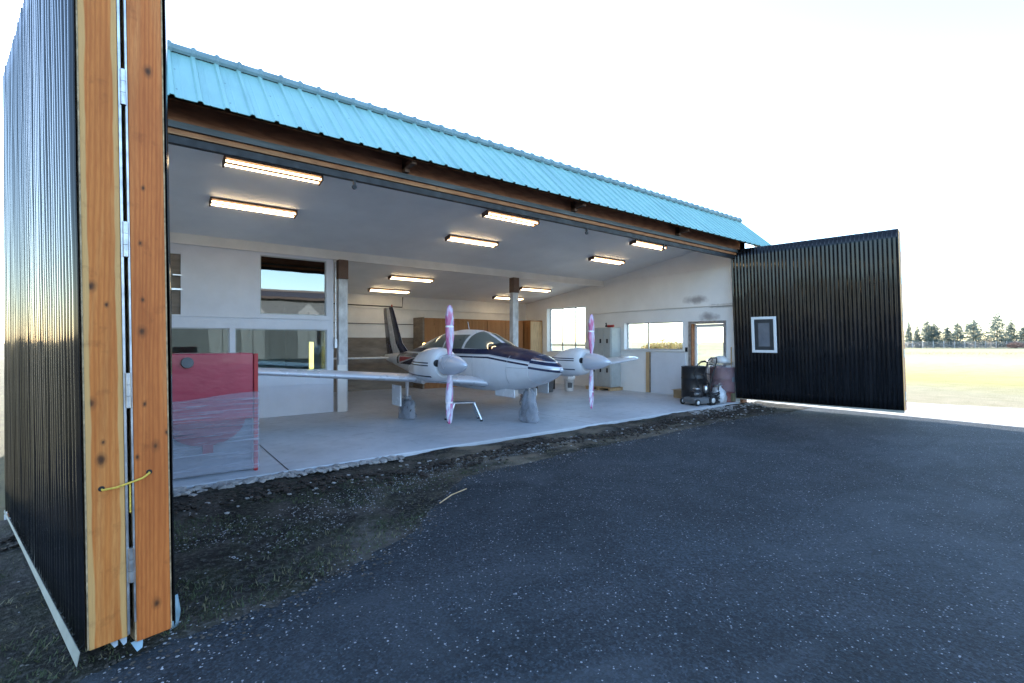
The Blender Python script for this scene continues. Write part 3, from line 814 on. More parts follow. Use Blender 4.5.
for sgn in (-1,1):
    patch_side(2.36,3.10,sgn,lambda y:1.345,lambda y:min(top(y),1.64),'side_window',M['cockpit'])
    patch_side(3.17,4.25,sgn,lambda y:1.345,lambda y:max(1.35,min(1.64,top(y))-max(0,(y-3.75))*.22),'side_window',M['cockpit'])
    # pennant: navy field, white edge, red triangle
    patch_side(4.42,5.95,sgn,lambda y:.93,lambda y:min(1.22,st(y)[1]-.05),'navy_flash',M['navy'],off=.004)
    patch_side(4.50,5.80,sgn,lambda y:1.115-(y-4.5)*.15,lambda y:1.125,'white_chevron',M['planewhite'],off=.007)
    patch_side(4.66,5.70,sgn,lambda y:1.105-(y-4.66)*.125,lambda y:1.110,'red_chevron',M['red_paint'],off=.010)
for sgn in (-1,1):
    for nm,pts in (('panel_seam',[(.97,z) for z in np.linspace(.74,1.24,10)]),('panel_seam',[(y,1.03) for y in np.linspace(.52,.97,8)]),('panel_seam',[(1.9,z) for z in np.linspace(.72,1.22,10)])):
        mb=MB(); mb.tube([surf(float(y),float(z),sgn,.001) for y,z in pts],.0035,5); mb.build(nm,M['steel'],fus)
# cabin sill behind the glass (seat backs) so the cockpit is not empty
for x in (-.27,.27):
    mb=MB(); mb.box(x-.17,x+.17,2.5,2.62,1.1,1.56); mb.build('seat_back',M['interior'],fus,.03)
for q in ([(0,2.9,1.765),(0.0,2.93,1.85),(0,2.96,1.93)],[(-.2,2.3,1.66),(-.2,2.32,1.70),(-.2,2.33,1.74)]):
    mb=MB(); mb.tube(q,.007,6); mb.build('antenna',M['planewhite'],fus)
mb=MB(); mb.lathe([(.05,0),(.055,.04),(.04,.085),(.0,.10)],(0,5.0,1.37),'z',12); mb.build('beacon',M['beacon'],fus)
# wing
def foil(chord, th, n=14):
    up=[];lo=[]
    for i in range(n+1):
        x=.5*(1-math.cos(PI*i/n)); y=5*th*(.2969*math.sqrt(x)-.126*x-.3516*x*x+.2843*x**3-.1036*x**4)
        up.append((x*chord,y*chord)); lo.append((x*chord,-y*.75*chord))
    return up+lo[-2:0:-1]
def lift(secs, name, m, par, vertical=False):
    """secs: (span, yLE, z, chord, thickness)"""
    rows=[]
    for (sx,yl,z,c,t) in secs:
        rows.append([(sx,yl+a,z+b) if not vertical else (b,yl+a,z) for a,b in foil(c,t)])
    mb=MB(); mb.grid(rows,True,cap=True); return mb.build(name,m,par)
for sg in (-1,1):
    secs=[(sg*.35,1.45,.69,2.15,.11),(sg*.75,1.62,.745,1.85,.13)]
    for x in (1.2,2,3,4,4.35): secs.append((sg*x,1.72+.03*(x-1.2),.68+.085*x,1.55-.125*x+.0,.13))
    for x,dy,c in ((4.5,.05,.88),(4.6,.16,.68),(4.66,.32,.38)): secs.append((sg*x,1.82+dy,.68+.085*x,c,.12))
    wg=lift(secs,'wing',M['wingmetal'],plane)
    mb=MB(); mb.box(sg*2.3-.7,sg*2.3+.7,2.72,2.725,.88,.885); mb.build('aileron_seam',M['steel'],wg)
secs=[(-1.7,6.95,1.04,.55,.09),(-1.85,7.02,1.04,.45,.08)]
mb_secs=[(-1.85,7.0,1.04,.42,.09),(-1.6,6.92,1.04,.58,.1),(0,6.72,1.04,.78,.1),(1.6,6.92,1.04,.58,.1),(1.85,7.0,1.04,.42,.09)]
lift(mb_secs,'stabilator',M['planewhite'],plane)
fz=[(1.12,5.75,1.55),(1.45,6.28,1.12),(1.9,6.56,.93),(2.35,6.84,.74),(2.48,6.95,.62)]
lift([(0,yl,z,c,.085) for z,yl,c in fz],'tail_fin',M['planewhite'],plane,True)
fin=[o for o in COL.objects if o.name.startswith('tail_fin')][0]
def finband(a0,a1,name,m):
    for sg in (-1,1):
        rows=[]
        for (z,yl,c) in fz:
            pts=[]
            for k in range(7):
                x=a0+(a1-a0)*k/6
                t=5*.085*(.2969*math.sqrt(max(x,0))-.126*x-.3516*x*x+.2843*x**3-.1036*x**4)
                pts.append((sg*(t*c+.004),yl+x*c-(.004 if x==0 else 0),z))
            rows.append(pts)
        mb=MB(); mb.grid(rows); mb.build(name,m,fin)
finband(0,.30,'navy_fin_band',M['navy']); finband(.66,1.0,'navy_rudder_band',M['navy'])
mb=MB(); mb.lathe([(.02,0),(.024,.03),(.015,.06),(0,.07)],(0,7.0,2.49),'z',10); mb.build('fin_light',M['red_paint'],fin)
# nacelles, spinners, wrapped propellers
HUBZ={-1:1.125,1:1.09}
for sg in (-1,1):
    cx=sg*1.67; hz=HUBZ[sg]
    NS=[(1.0,.205,.215,0),(1.03,.235,.25,0),(1.12,.265,.28,-.01),(1.25,.28,.295,-.015),(1.45,.265,.295,-.03),(1.7,.235,.265,-.06),(1.95,.16,.20,-.10),(2.2,.09,.12,-.15),(2.38,.02,.04,-.2)]
    NA=np.array(NS)
    rows=[]
    for y in list(np.linspace(1.0,1.3,9))+list(np.linspace(1.34,2.38,22)):
        w,h,dz=[float(np.interp(y,NA[:,0],NA[:,i])) for i in (1,2,3)]
        rows.append([(cx+w*math.copysign(abs(math.sin(a))**.85,math.sin(a)),y,hz+dz+h*math.copysign(abs(math.cos(a))**.9,math.cos(a))) for a in [2*PI*k/32 for k in range(32)]])
    mb=MB(); mb.grid(rows,True,cap=True); nac=mb.build('engine_nacelle',M['nacelle'],plane)
    for q in (-1,1):
        mb=MB(); mb.lathe([(.001,0),(.055,-.004),(.06,.01)],(cx+q*.165,.992,hz+.02),'y',14); mb.build('air_intake',M['darkrail'],nac)
    mb=MB(); mb.lathe([(.05,0),(.05,.35),(.04,.36)],(cx+sg*.12,1.55,hz-.31),'y',12); mb.build('exhaust_pipe',M['steel'],nac)
    pr=MB(); pr.lathe([(0,.36),(.03,.375),(.075,.45),(.12,.56),(.15,.68),(.168,.80),(.175,.93),(.17,.96)],(cx,0,hz),'y',28); sp=pr.build('spinner',M['chrome'],plane)
    mb=MB(); mb.lathe([(.12,.96),(.12,1.0)],(cx,0,hz),'y',16); mb.build('hub',M['darkrail'],sp)
    for q in (-1,1):
        rows=[]
        for i,(r,c,t) in enumerate(((.12,.07,.07),(.2,.085,.07),(.3,.12,.065),(.45,.155,.06),(.62,.155,.05),(.64,.135,.045),(.66,.155,.05),(.8,.145,.045),(.90,.11,.04),(.955,.07,.03),(.97,.02,.01))):
            tw=-R(46-34*r)*(1 if q>0 else -.25)
            row=[]
            for k in range(16):
                a=2*PI*k/16; px=c/2*math.cos(a)*.92; py=t*.6*math.sin(a)
                wob=1+.12*math.sin(5*a+r*30)
                row.append((cx+(px*math.cos(tw)-py*math.sin(tw))*wob, .87+(px*math.sin(tw)+py*math.cos(tw))*wob*.8, hz+q*r))
            rows.append(row)
        mb=MB(); mb.grid(rows,True,cap=True)
        mb.fn(lambda c:Vector((c.x-cx,c.y-.87,c.z-hz)))
        o=mb.build('propeller_blade',M['pink'],plane,label='propeller blade wrapped in pink and clear plastic'); o.location=(cx,.87,hz)
# landing gear
from mathutils import noise as mnoise
def lumpy(prof, c, seed, name, m, par, amp=.02, ey=1):
    rows=[]
    for (r,h) in prof:
        rows.append([(c[0]+(r+amp*mnoise.noise((4*math.cos(a)+seed,4*math.sin(a),h*9)))*math.cos(a), c[1]+ey*(r+amp*mnoise.noise((4*math.cos(a)+seed,4*math.sin(a),h*9)))*math.sin(a), c[2]+h) for a in [2*PI*k/26 for k in range(26)]])
    mb=MB(); mb.grid(rows,True,cap=True); return mb.build(name,m,par)
def gear(x,y,ztop,label,r=.19,bagtop=.46,br=.15):
    mb=MB(); mb.tube([(x,y,ztop),(x,y,.3)],[.035,.03],10); mb.tube([(x,y,.34),(x,y+.09,.34),(x,y+.09,.2)],.02,8); g=mb.build('landing_gear',M['alu'],plane,label=label)
    mb=MB(); mb.lathe([(.10,-.06),(r-.02,-.07),(r,-.04),(r,.04),(r-.02,.07),(.10,.06)],(x+.0,y,r),'x',24); w=mb.build('wheel',M['tyre'],g)
    prof=[(br*1.0,0.003),(br*1.12,.02),(br*1.05,.07),(br*1.03,.12),(br*1.0,.17),(br*.97,.22),(br*.9,.27),(br*.82,.32),(br*.72,.36),(br*.62,bagtop-.08),(br*.5,bagtop-.05),(br*.3,bagtop-.025),(br*.42,bagtop)]
    lumpy(prof,(x,y,0),x*3,'plastic_cover',M['bag'],g,.05,1.45)
    return g
g=gear(-1.53,2.75,.75,'left main landing gear with wrapped wheel and white door',.19,.44,.145)
mb=MB(); mb.box(-1.86,-1.83,2.35,2.72,.30,.68); mb.xf(Matrix.Translation((0,0,0))); mb.build('gear_door',M['planewhite'],g,.004)
g=gear(1.53,2.75,.75,'right main landing gear behind the nose wheel',.19,.44,.145)
mb=MB(); mb.box(1.80,1.83,2.35,2.72,.30,.68); mb.build('gear_door',M['planewhite'],g,.004)
g=gear(.10,.98,.72,'nose landing gear wrapped in a clear plastic bag',.18,.62,.145)
mb=MB(); mb.box(-.19,-.17,.95,1.55,.47,.62); mb.xf(Matrix.Translation((-.08,0,0))); mb.build('gear_door',M['planewhite'],g,.004)
mb=MB(); mb.box(.25,.27,.95,1.5,.47,.62); mb.build('gear_door',M['planewhite'],g,.004)

# ------------------------------------------------------------------ loose things in the hangar
# red wrapped cabinet
t=thing('wrapped_cabinet','red steel cabinet half wrapped in clear stretch film standing on the slab edge','cabinet',(.62,6.26,0))
mb=MB(); mb.box(-.44,.40,0,.55,.62,1.365); mb.build('body',M['redpanel'],t,.01)
mb=MB(); mb.box(-.44,.40,.06,.55,.02,.62); mb.build('lower_shell',M['greypanel'],t,.006)
mb=MB(); mb.box(.402,.445,-.012,.03,.005,1.36); mb.box(.402,.445,.52,.56,.005,1.36); mb.build('corner_post',M['red_paint'],t,.004)
mb=MB()
rows=[]
for i in range(9):
    a=R(90*i/8); 
    rows.append([(-.06+.38*math.cos(a)*math.cos(b), .03-.02*math.cos(a)*math.sin(b)*1.0-.012, .64-.30*math.sin(a)) for b in [PI*k/12 for k in range(13)]])
mb.grid(rows); mb.box(-.10,.0,.0,.05,.26,.36); o=mb.build('hopper',M['reddark'],t)
mb=MB(); mb.lathe([(.055,-.03),(.06,-.02),(.06,0)],(-.24,0,1.27),'y',20); mb.build('knob',M['can'],t)
mb=MB(); mb.box(.41,.44,-.02,.02,0.0,.006); mb.box(-.44,.40,-.004,.002,.615,.64); mb.build('strap',M['red_paint'],t)
# film: sagging sheet with stretched folds around front and side
mb=MB(); rows=[]
for i in range(60):
    z=.03+.86*i/59; row=[]
    for k in range(41):
        x=-.46+.915*k/40
        if z>.80-.10*math.sin(k*.4): pass
        y=-.024 - .006*mnoise.noise((x*2,z*12,0))
        row.append((x,y,z+.03*math.sin(x*4)*(z>.5)))
    row.append((.462,.05,z)); row.append((.462,.57,z)); rows.append(row)
mb.grid(rows); mb.build('stretch_film',M['film'],t)
# work stool
t=thing('step_stool','low aluminium work stool with splayed legs standing behind the left propeller','stool',(4.82,7.78,0),R(-22))
mb=MB(); mb.box(-.22,.22,-.12,.12,.335,.365); mb.build('top',M['alu'],t,.008)
for sx in (-1,1):
    for sy in (-1,1):
        mb=MB(); mb.tube([(sx*.19,sy*.09,.335),(sx*.31,sy*.17,.03)],.026,8); lg=mb.build('leg',M['alu'],t)
        mb=MB(); mb.tube([(sx*.305,sy*.167,.045),(sx*.318,sy*.175,.0)],.024,8); mb.build('rubber_foot',M['tyre'],lg)
# locker on a pallet
t=thing('locker','tall grey steel locker with small dark vents standing on a low pallet','locker',(11.50,10.15,0))
mb=MB(); mb.box(-.22,.23,-.41,.41,.10,1.93); body=mb.build('body',M['locker'],t,.006)
for k in range(3):
    y0=-.405+.27*k
    mb=MB(); mb.box(-.237,-.221,y0+.008,y0+.262,1.03,1.91); mb.box(-.237,-.221,y0+.008,y0+.262,.12,1.01); d=mb.build('door',M['locker'],t,.004)
    mb=MB()
    for z in (1.45,.55):
        mb.box(-.246,-.2375,y0+.10,y0+.16,z,z+.13)
    mb.build('handle',M['darkrail'],d)
mb=MB(); mb.box(-.20,.21,-.426,-.411,.14,1.88); mb.build('side_panel',M['locker'],t)
t2=thing('pallet','low wooden pallet under the grey locker','pallet',(11.48,10.15,0))
mb=MB()
for y in (-.5,-.04,.42): mb.box(-.34,.24,y,y+.08,0,.075)
mb.build('runner',M['sapwood'],t2)
mb=MB()
for k in range(4): mb.box(-.34+.15*k,-.34+.15*k+.12,-.52,.52,.076,.096)
mb.build('deck',M['sapwood'],t2)
t=thing('hand_drill','small red and black hand tool lying on top of the grey locker','tool',(11.48,9.95,1.932))
mb=MB(); mb.tube([(0,-.14,.045),(0,.08,.045)],.04,10); mb.build('body',M['red_paint'],t)
mb=MB(); mb.tube([(0,.082,.045),(0,.17,.05)],.03,10); mb.tube([(0,.14,.06),(0,.16,.15)],.02,8); mb.build('grip',M['blackplastic'],t)
# cupboards at the back
t=thing('plywood_cupboards','row of orange brown plywood cupboards along the back wall behind the airplane','cupboards',(9.05,14.05,0))
mb=MB(); mb.box(-2.0,2.0,-.33,.32,0,2.25); mb.build('body',M['cabinet'],t)
for k in range(5):
    mb=MB(); mb.box(-1.99+.8*k,-1.99+.8*k+.78,-.352,-.331,.08,2.2); d=mb.build('door',M['cabinet'],t,.003)
    mb=MB(); mb.box(-1.99+.8*k+.7,-1.99+.8*k+.73,-.37,-.353,1.0,1.14); mb.build('handle',M['darkrail'],d)
mb=MB(); mb.box(-2.06,-2.002,-.34,.32,0,2.27); mb.build('end_panel',M['plywood'],t)
t=thing('corner_cupboard','tall deeper wooden cupboard in the back right corner beside the tall window','cupboard',(11.48,13.87,0))
mb=MB(); mb.box(-.33,.25,-.45,.5,0,2.27); mb.build('body',M['cabinet'],t,.004)
mb=MB(); mb.box(-.32,.24,-.468,-.451,.05,2.23); d=mb.build('door',M['sapwood'],t)
mb=MB(); mb.box(-.28,-.25,-.48,-.469,1.0,1.12); mb.build('handle',M['darkrail'],d)
# bucket, bin, box
t=thing('bucket','white plastic bucket with dark label on the floor beyond the nose','bucket',(10.30,10.55,0))
mb=MB(); mb.lathe([(.13,0),(.15,.34),(.16,.345),(.16,.37),(.14,.37),(.125,.02)],seg=24); mb.build('body',M['bucket'],t)
mb=MB(); mb.tube([(-.155*math.cos(a),-.02-.16*math.sin(a),.35-.1*math.sin(a)) for a in [PI*k/10 for k in range(11)]],.006,6); mb.build('handle',M['steel'],t)
mb=MB(); mb.grid([[(.1465*math.cos(a)*(1-.06*(z<.15)),.1465*math.sin(a)*(1-.06*(z<.15)),z) for a in [R(-150+60*k/8) for k in range(9)]] for z in (.10,.26)]); mb.build('paper_label',M['can'],t)
t=thing('white_carton','white carton standing on the white plastic bucket','carton',(10.30,10.55,.372))
mb=MB(); mb.box(-.15,.15,-.12,.12,0,.19); mb.build('body',M['white_trim'],t,.004)
mb=MB(); mb.box(-.152,.152,-.03,.03,.191,.193); mb.build('tape',M['card'],t)
t=thing('trash_can','grey plastic trash can on the floor behind the nose wheel','trash can',(9.55,10.75,0))
mb=MB(); mb.lathe([(.20,0),(.25,.50),(.265,.50),(.265,.53),(.235,.53),(.19,.03)],seg=24); mb.build('body',M['can'],t)
mb=MB(); mb.lathe([(.268,.47),(.272,.48),(.268,.49)],seg=24); mb.build('rim_band',M['darkrail'],t)
t=thing('storage_bin','dark storage bin with green lid between the trash can and the white bucket','bin',(10.05,11.35,0))
mb=MB(); mb.box(-.25,.25,-.2,.2,0,.42); mb.build('body',M['blackplastic'],t,.02)
mb=MB(); mb.box(-.27,.27,-.22,.22,.422,.46); mb.build('lid',simple('dark_green_lid',(.03,.07,.05),.5),t,.01)
# barrels by the right jamb
t=thing('oil_drum','black steel drum standing against the right wall behind the mower','drum',(10.98,6.78,0))
def drum_bm(r,h):
    mb=MB(); mb.lathe([(r,0),(r+.008,.01),(r,.025),(r,h/3-.02),(r+.01,h/3),(r,h/3+.02),(r,2*h/3-.02),(r+.01,2*h/3),(r,2*h/3+.02),(r,h-.02),(r+.008,h-.008),(r,h),(r-.015,h),(r-.018,h-.018),(.001,h-.018)],seg=32); return mb
drum_bm(.30,.88).build('body',M['barrel'],t)
mb=MB(); mb.lathe([(.03,0),(.03,.012)],(.15,0,.863),'z',12); mb.build('bung',M['steel'],t)
t=thing('rusty_drum','red brown drum loosely wrapped in clear plastic next to the black door','drum',(11.62,6.38,0))
drum_bm(.295,.86).build('body',M['drum'],t)
mb=MB(); mb.box(-.10,.12,-.302,-.297,.5,.62); mb.build('paper_label',M['can'],t)
lumpy([(.33,.25),(.335,.4),(.33,.6),(.325,.8),(.31,.9),(.2,.93)],(-.03,-.01,0),5,'plastic_wrap',bag('drum_film',(.5,.54,.64),.20),t,.04)
t=thing('plastic_bundle','crumpled white plastic bundle lying on top of the red brown drum','bundle',(11.66,6.42,.945))
lumpy([(.17,0),(.22,.04),(.2,.1),(.12,.16),(.03,.19)],(0,0,0),2,'body',M['bucket'],t,.10)
mb=MB(); mb.tube([(.05,0,.17),(.12,-.03,.24),(.16,-.05,.22)],.012,6); mb.build('knot',M['bucket'],t)
t=thing('plastic_sack','bulging pale plastic sack on the floor in front of the red brown drum','sack',(11.10,6.20,0))
lumpy([(.12,0.003),(.17,.05),(.17,.16),(.14,.28),(.09,.36),(.04,.40),(.07,.44)],(0,0,0),8,'body',simple('milky_sack',(.50,.52,.54),.3,var=.3,scale=9),t,.06)
mb=MB(); mb.lathe([(.045,.385),(.05,.40),(.045,.415)],seg=12); mb.build('tie',M['rope'],t)
t=thing('cardboard_box','small open cardboard box on the floor left of the black drum','box',(11.45,7.42,0))
mb=MB(); mb.box(-.18,.18,-.14,.14,0,.22); mb.build('body',M['card'],t)
mb=MB(); mb.box(-.30,-.181,-.14,.14,.215,.221); mb.box(.181,.26,-.14,.14,.215,.221); mb.build('flap',M['card'],t)
t=thing('broom','wooden handled broom leaning in the corner by the right jamb','broom',(11.68,6.16,0))
mb=MB(); mb.tube([(-.10,-.03,.22),(.03,.04,1.36)],.014,8); mb.build('handle',M['sapwood'],t)
mb=MB(); mb.box(-.17,-.06,-.12,.08,.02,.22); mb.build('bristles',M['drygrass'],t,.01)
# lawn mower
t=thing('lawn_mower','grey and black walk behind lawn mower parked in front of the black drum','lawn mower',(10.45,6.36,0),R(-12)); t.scale=(.86,.86,.9)
mb=MB(); mb.grid([[(x*s,y*s2,z) for x,y in ((-.32,-.2),(-.2,-.26),(.2,-.26),(.33,-.2),(.33,.2),(.2,.26),(-.2,.26),(-.32,.2))] for z,s,s2 in ((.06,1.05,1.05),(.14,1.04,1.04),(.19,.95,.95),(.21,.7,.7))],True,cap=True,smooth=False)
mb.build('deck',M['can'],t,.01)
mb=MB(); mb.lathe([(.16,.21),(.17,.26),(.17,.33),(.12,.36),(.10,.40),(.04,.41)],(-.04,0,0),'z',20); mb.box(-.22,-.10,-.1,.1,.24,.36); mb.box(.08,.2,-.07,.07,.24,.34); mb.build('engine',M['blackplastic'],t,.006)
mb=MB(); mb.lathe([(.09,.411),(.1,.425),(.07,.44)],(-.04,0,0),'z',16); mb.build('starter_cap',M['alu'],t)
mb=MB(); mb.tube([(-.1,-.12,.3),(-.22,-.12,.3)],.035,10); mb.build('muffler',M['steel'],t)
for (x,y,r) in ((-.27,-.27,.09),(-.27,.27,.09),(.27,-.29,.125),(.27,.29,.125)):
    mb=MB(); mb.lathe([(r*.5,-.02),(r*.95,-.024),(r,-.012),(r,.012),(r*.95,.024),(r*.5,.02)],(x,y,r),'y',22); w=mb.build('wheel',M['tyre'],t)
    mb=MB(); mb.lathe([(.01,-.027),(r*.55,-.022),(r*.55,.022),(.01,.027)],(x,y,r),'y',16); mb.build('rim',M['bucket'],w)
mb=MB()
for y in (-.19,.19): mb.tube([(.28,y,.2),(.22,y,.55),(.05,y,.80),(.20,y*.9,1.05)],.018,8)
mb.tube([(.20,-.171,1.05),(.26,-.10,1.13),(.26,.10,1.13),(.20,.171,1.05)],.018,8); mb.tube([(.05,-.19,.80),(.05,.19,.80)],.012,8); mb.build('handle',M['blackplastic'],t)
mb=MB(); mb.tube([(.25,-.11,1.12),(.27,.0,1.14),(.25,.11,1.12)],.024,8); mb.build('grip',M['tyre'],t)
mb=MB(); mb.tube([(.2,.1,1.05),(.05,.12,.82),(.12,.1,.6),(.0,.05,.42)],.006,6); mb.build('cable',M['blackplastic'],t)
mb=MB(); mb.lathe([(.04,.3),(.06,.34),(.06,.48),(.04,.5)],(.2,-.1,0),'z',12); mb.build('fuel_tank',M['alu'],t)

t=thing('hose_coil','coiled black hose heaped on the floor between the mower and the drums','hose',(10.86,6.22,0))
rnd=random.Random(5); pts=[]
for k in range(120):
    a=k*.42; rr_=.17+.03*math.sin(k*.7); pts.append((rr_*math.cos(a),rr_*.8*math.sin(a),.02+.0022*k+.015*math.sin(k*1.3)))
mb=MB(); mb.tube(pts,.014,6); mb.build('hose',M['blackplastic'],t)
mb=MB(); mb.tube([pts[-1],(.1,-.1,.42),(.12,-.12,.50)],.02,8); mb.build('nozzle',M['alu'],t)
t=thing('hand_truck','dark tubular hand truck with two wheels leaning against the black drum','hand truck',(10.72,6.42,0),R(-25))
mb=MB()
for y in (-.17,.17): mb.tube([(0,y,.08),(.16,y,.62),(.30,y,1.02)],.015,8)
mb.tube([(.30,-.17,1.02),(.34,-.1,1.10),(.34,.1,1.10),(.30,.17,1.02)],.016,8)
for k in range(4): mb.tube([(.05+.07*k,-.17,.25+.23*k),(.05+.07*k,.17,.25+.23*k)],.011,6)
mb.build('frame',M['blackplastic'],t)
mb=MB(); mb.box(-.22,.0,-.18,.18,.012,.03); mb.build('toe_plate',M['steel'],t)
for y in (-.22,.22):
    mb=MB(); mb.lathe([(.05,-.025),(.105,-.03),(.12,-.015),(.12,.015),(.105,.03),(.05,.025)],(.06,y,.12),'y',20); w=mb.build('wheel',M['tyre'],t)
    mb=MB(); mb.lathe([(.01,-.033),(.055,-.027),(.055,.027),(.01,.033)],(.06,y,.12),'y',14); mb.build('rim',M['steel'],w)
# ------------------------------------------------------------------ loose stones, clods, grass, scraps
def stones(name, m, n, fpos, size, seed, flat=.6):
    rnd=random.Random(seed); mb=MB()
    for i in range(n):
        x,y,z=fpos(rnd); s=rnd.uniform(*size)
        base=[Vector(v) for v in ((1,0,0),(0,1,0),(-1,0,0),(0,-1,0),(.6,.6,.7),(-.6,.5,.75),(-.5,-.6,.7),(.6,-.5,.6),(0,0,-.6))]
        a=rnd.uniform(0,6.28); ca,sa=math.cos(a),math.sin(a)
        p=[]
        for v in base:
            v=Vector((v.x*rnd.uniform(.7,1.25),v.y*rnd.uniform(.6,1.1),v.z*rnd.uniform(.7,1.2)*flat))
            p.append((x+s*(v.x*ca-v.y*sa),y+s*(v.x*sa+v.y*ca),z+s*v.z+.25*s))
        for q in ((0,4,7),(0,1,4),(1,5,4),(1,2,5),(2,6,5),(2,3,6),(3,7,6),(3,0,7),(4,5,6,7),(0,8,1),(1,8,2),(2,8,3),(3,8,0)):
            mb.face([p[k] for k in q])
    return kind(mb.build(name,m),'stuff')
def edgey(x):
    for a,b in zip(EDGE,EDGE[1:]):
        if a[0]<=x<=b[0]: return a[1]+(b[1]-a[1])*(x-a[0])/(b[0]-a[0])
    return 3
stones('concrete_rubble',M['rock'],330,lambda r:((lambda f:(.1+f*2.6,5.95-abs(r.gauss(0,.08)) ,-.035))(r.random()**1.3)),(.018,.065),11)
stones('concrete_rubble',M['rock'],240,lambda r:(r.uniform(9.2,12.1),5.93-abs(r.gauss(0,.18)),-.05),(.012,.045),12)
stones('concrete_rubble',M['rock'],420,lambda r:(r.uniform(-1,11.8),5.6-abs(r.gauss(0,.35)),-.055),(.008,.028),13)
stones('bark_clods',M['clod'],1500,lambda r:((lambda u:(u,5.55+.12*math.sin(u*1.7)-abs(r.gauss(0,.22)),-.05))(r.uniform(-.9,11.6))),(.012,.045),14)
stones('loose_chips',M['pebble'],4500,lambda r:((lambda u,v:(u,v,GZ))(r.uniform(.2,12),r.uniform(-.5,4.9))),(.002,.006),15,.5)
stones('verge_gravel',M['pebble'],2600,lambda r:((lambda u,f:(u+r.gauss(0,.2),edgey(u)+(.25+.35*f)*(5.9-edgey(u)),-.055))(r.uniform(-.2,5.5),r.random())),(.003,.009),23,.5)
stones('loose_chips',M['pebble'],160,lambda r:((lambda a:(a,a*.9+r.uniform(-.9,.9)+.7,GZ))(r.uniform(1.0,3.3))),(.003,.008),16,.5)
stones('soil_crumbs',simple('soil_crumb',(.075,.063,.05),.95,var=.5,scale=14),2600,lambda r:((lambda u:(u,edgey(u)+r.gauss(.02,.13),GZ+.002))(r.uniform(-.2,11.4))),(.003,.014),17,.5)
stones('soil_crumbs',M['pebble'],1500,lambda r:((lambda u:(u,edgey(u)+r.gauss(.05,.22),GZ+.004))(r.uniform(-.2,11.4))),(.003,.010),18,.5)
stones('soil_crumbs',simple('pale_soil_crumb',(.13,.12,.105),.95,var=.4,scale=14),2200,lambda r:((lambda u,f:(u,edgey(u)+f*(5.85-edgey(u)),-.055))(r.uniform(-.6,11.4),r.random())),(.003,.009),19,.5)
def grass(name,m,n,fpos,h,seed,keep):
    rnd=random.Random(seed); mb=MB(); i=0
    while i<n:
        x,y=fpos(rnd)
        i+=1
        if not keep(x,y): continue
        for k in range(3):
            a=rnd.uniform(0,6.28); hh=rnd.uniform(*h); w=.0022+.0015*rnd.random(); lx,ly=math.cos(a)*hh*rnd.uniform(.3,1.1),math.sin(a)*hh*rnd.uniform(.3,1.1)
            px,py=x+rnd.uniform(-.02,.02),y+rnd.uniform(-.02,.02); wx,wy=-math.sin(a)*w,math.cos(a)*w
            z=-.065
            mb.face([(px-wx,py-wy,z),(px+wx,py+wy,z),(px+lx*.6+wx*.6,py+ly*.6+wy*.6,z+hh*.6),(px+lx,py+ly,z+hh*.85)])
    return kind(mb.build(name,m),'stuff')
def ink(x,y):
    for a,b in zip(EDGE,EDGE[1:]):
        if a[0]<=x<=b[0]:
            return y>a[1]+(b[1]-a[1])*(x-a[0])/(b[0]-a[0])+.02
    return x<EDGE[0][0] and y>2.3
gk=lambda x,y: ink(x,y) and mnoise.noise((x*1.1,y*1.1,4))>-.12 and y<5.6
grass('grass_tufts',M['blade'],16000,lambda r:(r.uniform(-3.5,4.2),r.uniform(2.3,5.6)),(.008,.034),21,lambda x,y:gk(x,y) and (x<2.4 or random.random()<.4))
grass('dry_grass_tufts',M['drygrass'],4200,lambda r:(r.uniform(-3.5,9),r.uniform(2.3,5.7)),(.01,.045),22,lambda x,y:ink(x,y) and mnoise.noise((x*1.3,y*1.3,9))>.0)
o=MB().tube([(2.25,4.06,-.045),(2.45,4.18,-.035),(2.68,4.27,-.04)],.006,6).build('stick',M['sapwood']); tag(o,'pale broken stick lying on the dirt at the asphalt edge','stick')
mb=MB(); mb.grid([[(.115+.05*i/4*(1-.5*abs(k/6-.45)),3.20+.03*i/4+.012*math.sin(k*1.3),-.07+.17*k/6) for k in range(7)] for i in range(5)])
o=mb.build('plastic_scrap',M['bluescrap']); s=o.modifiers.new('thick','SOLIDIFY'); s.thickness=.003
tag(o,'light blue plastic sheet scrap sticking out behind the left door foot','plastic scrap')

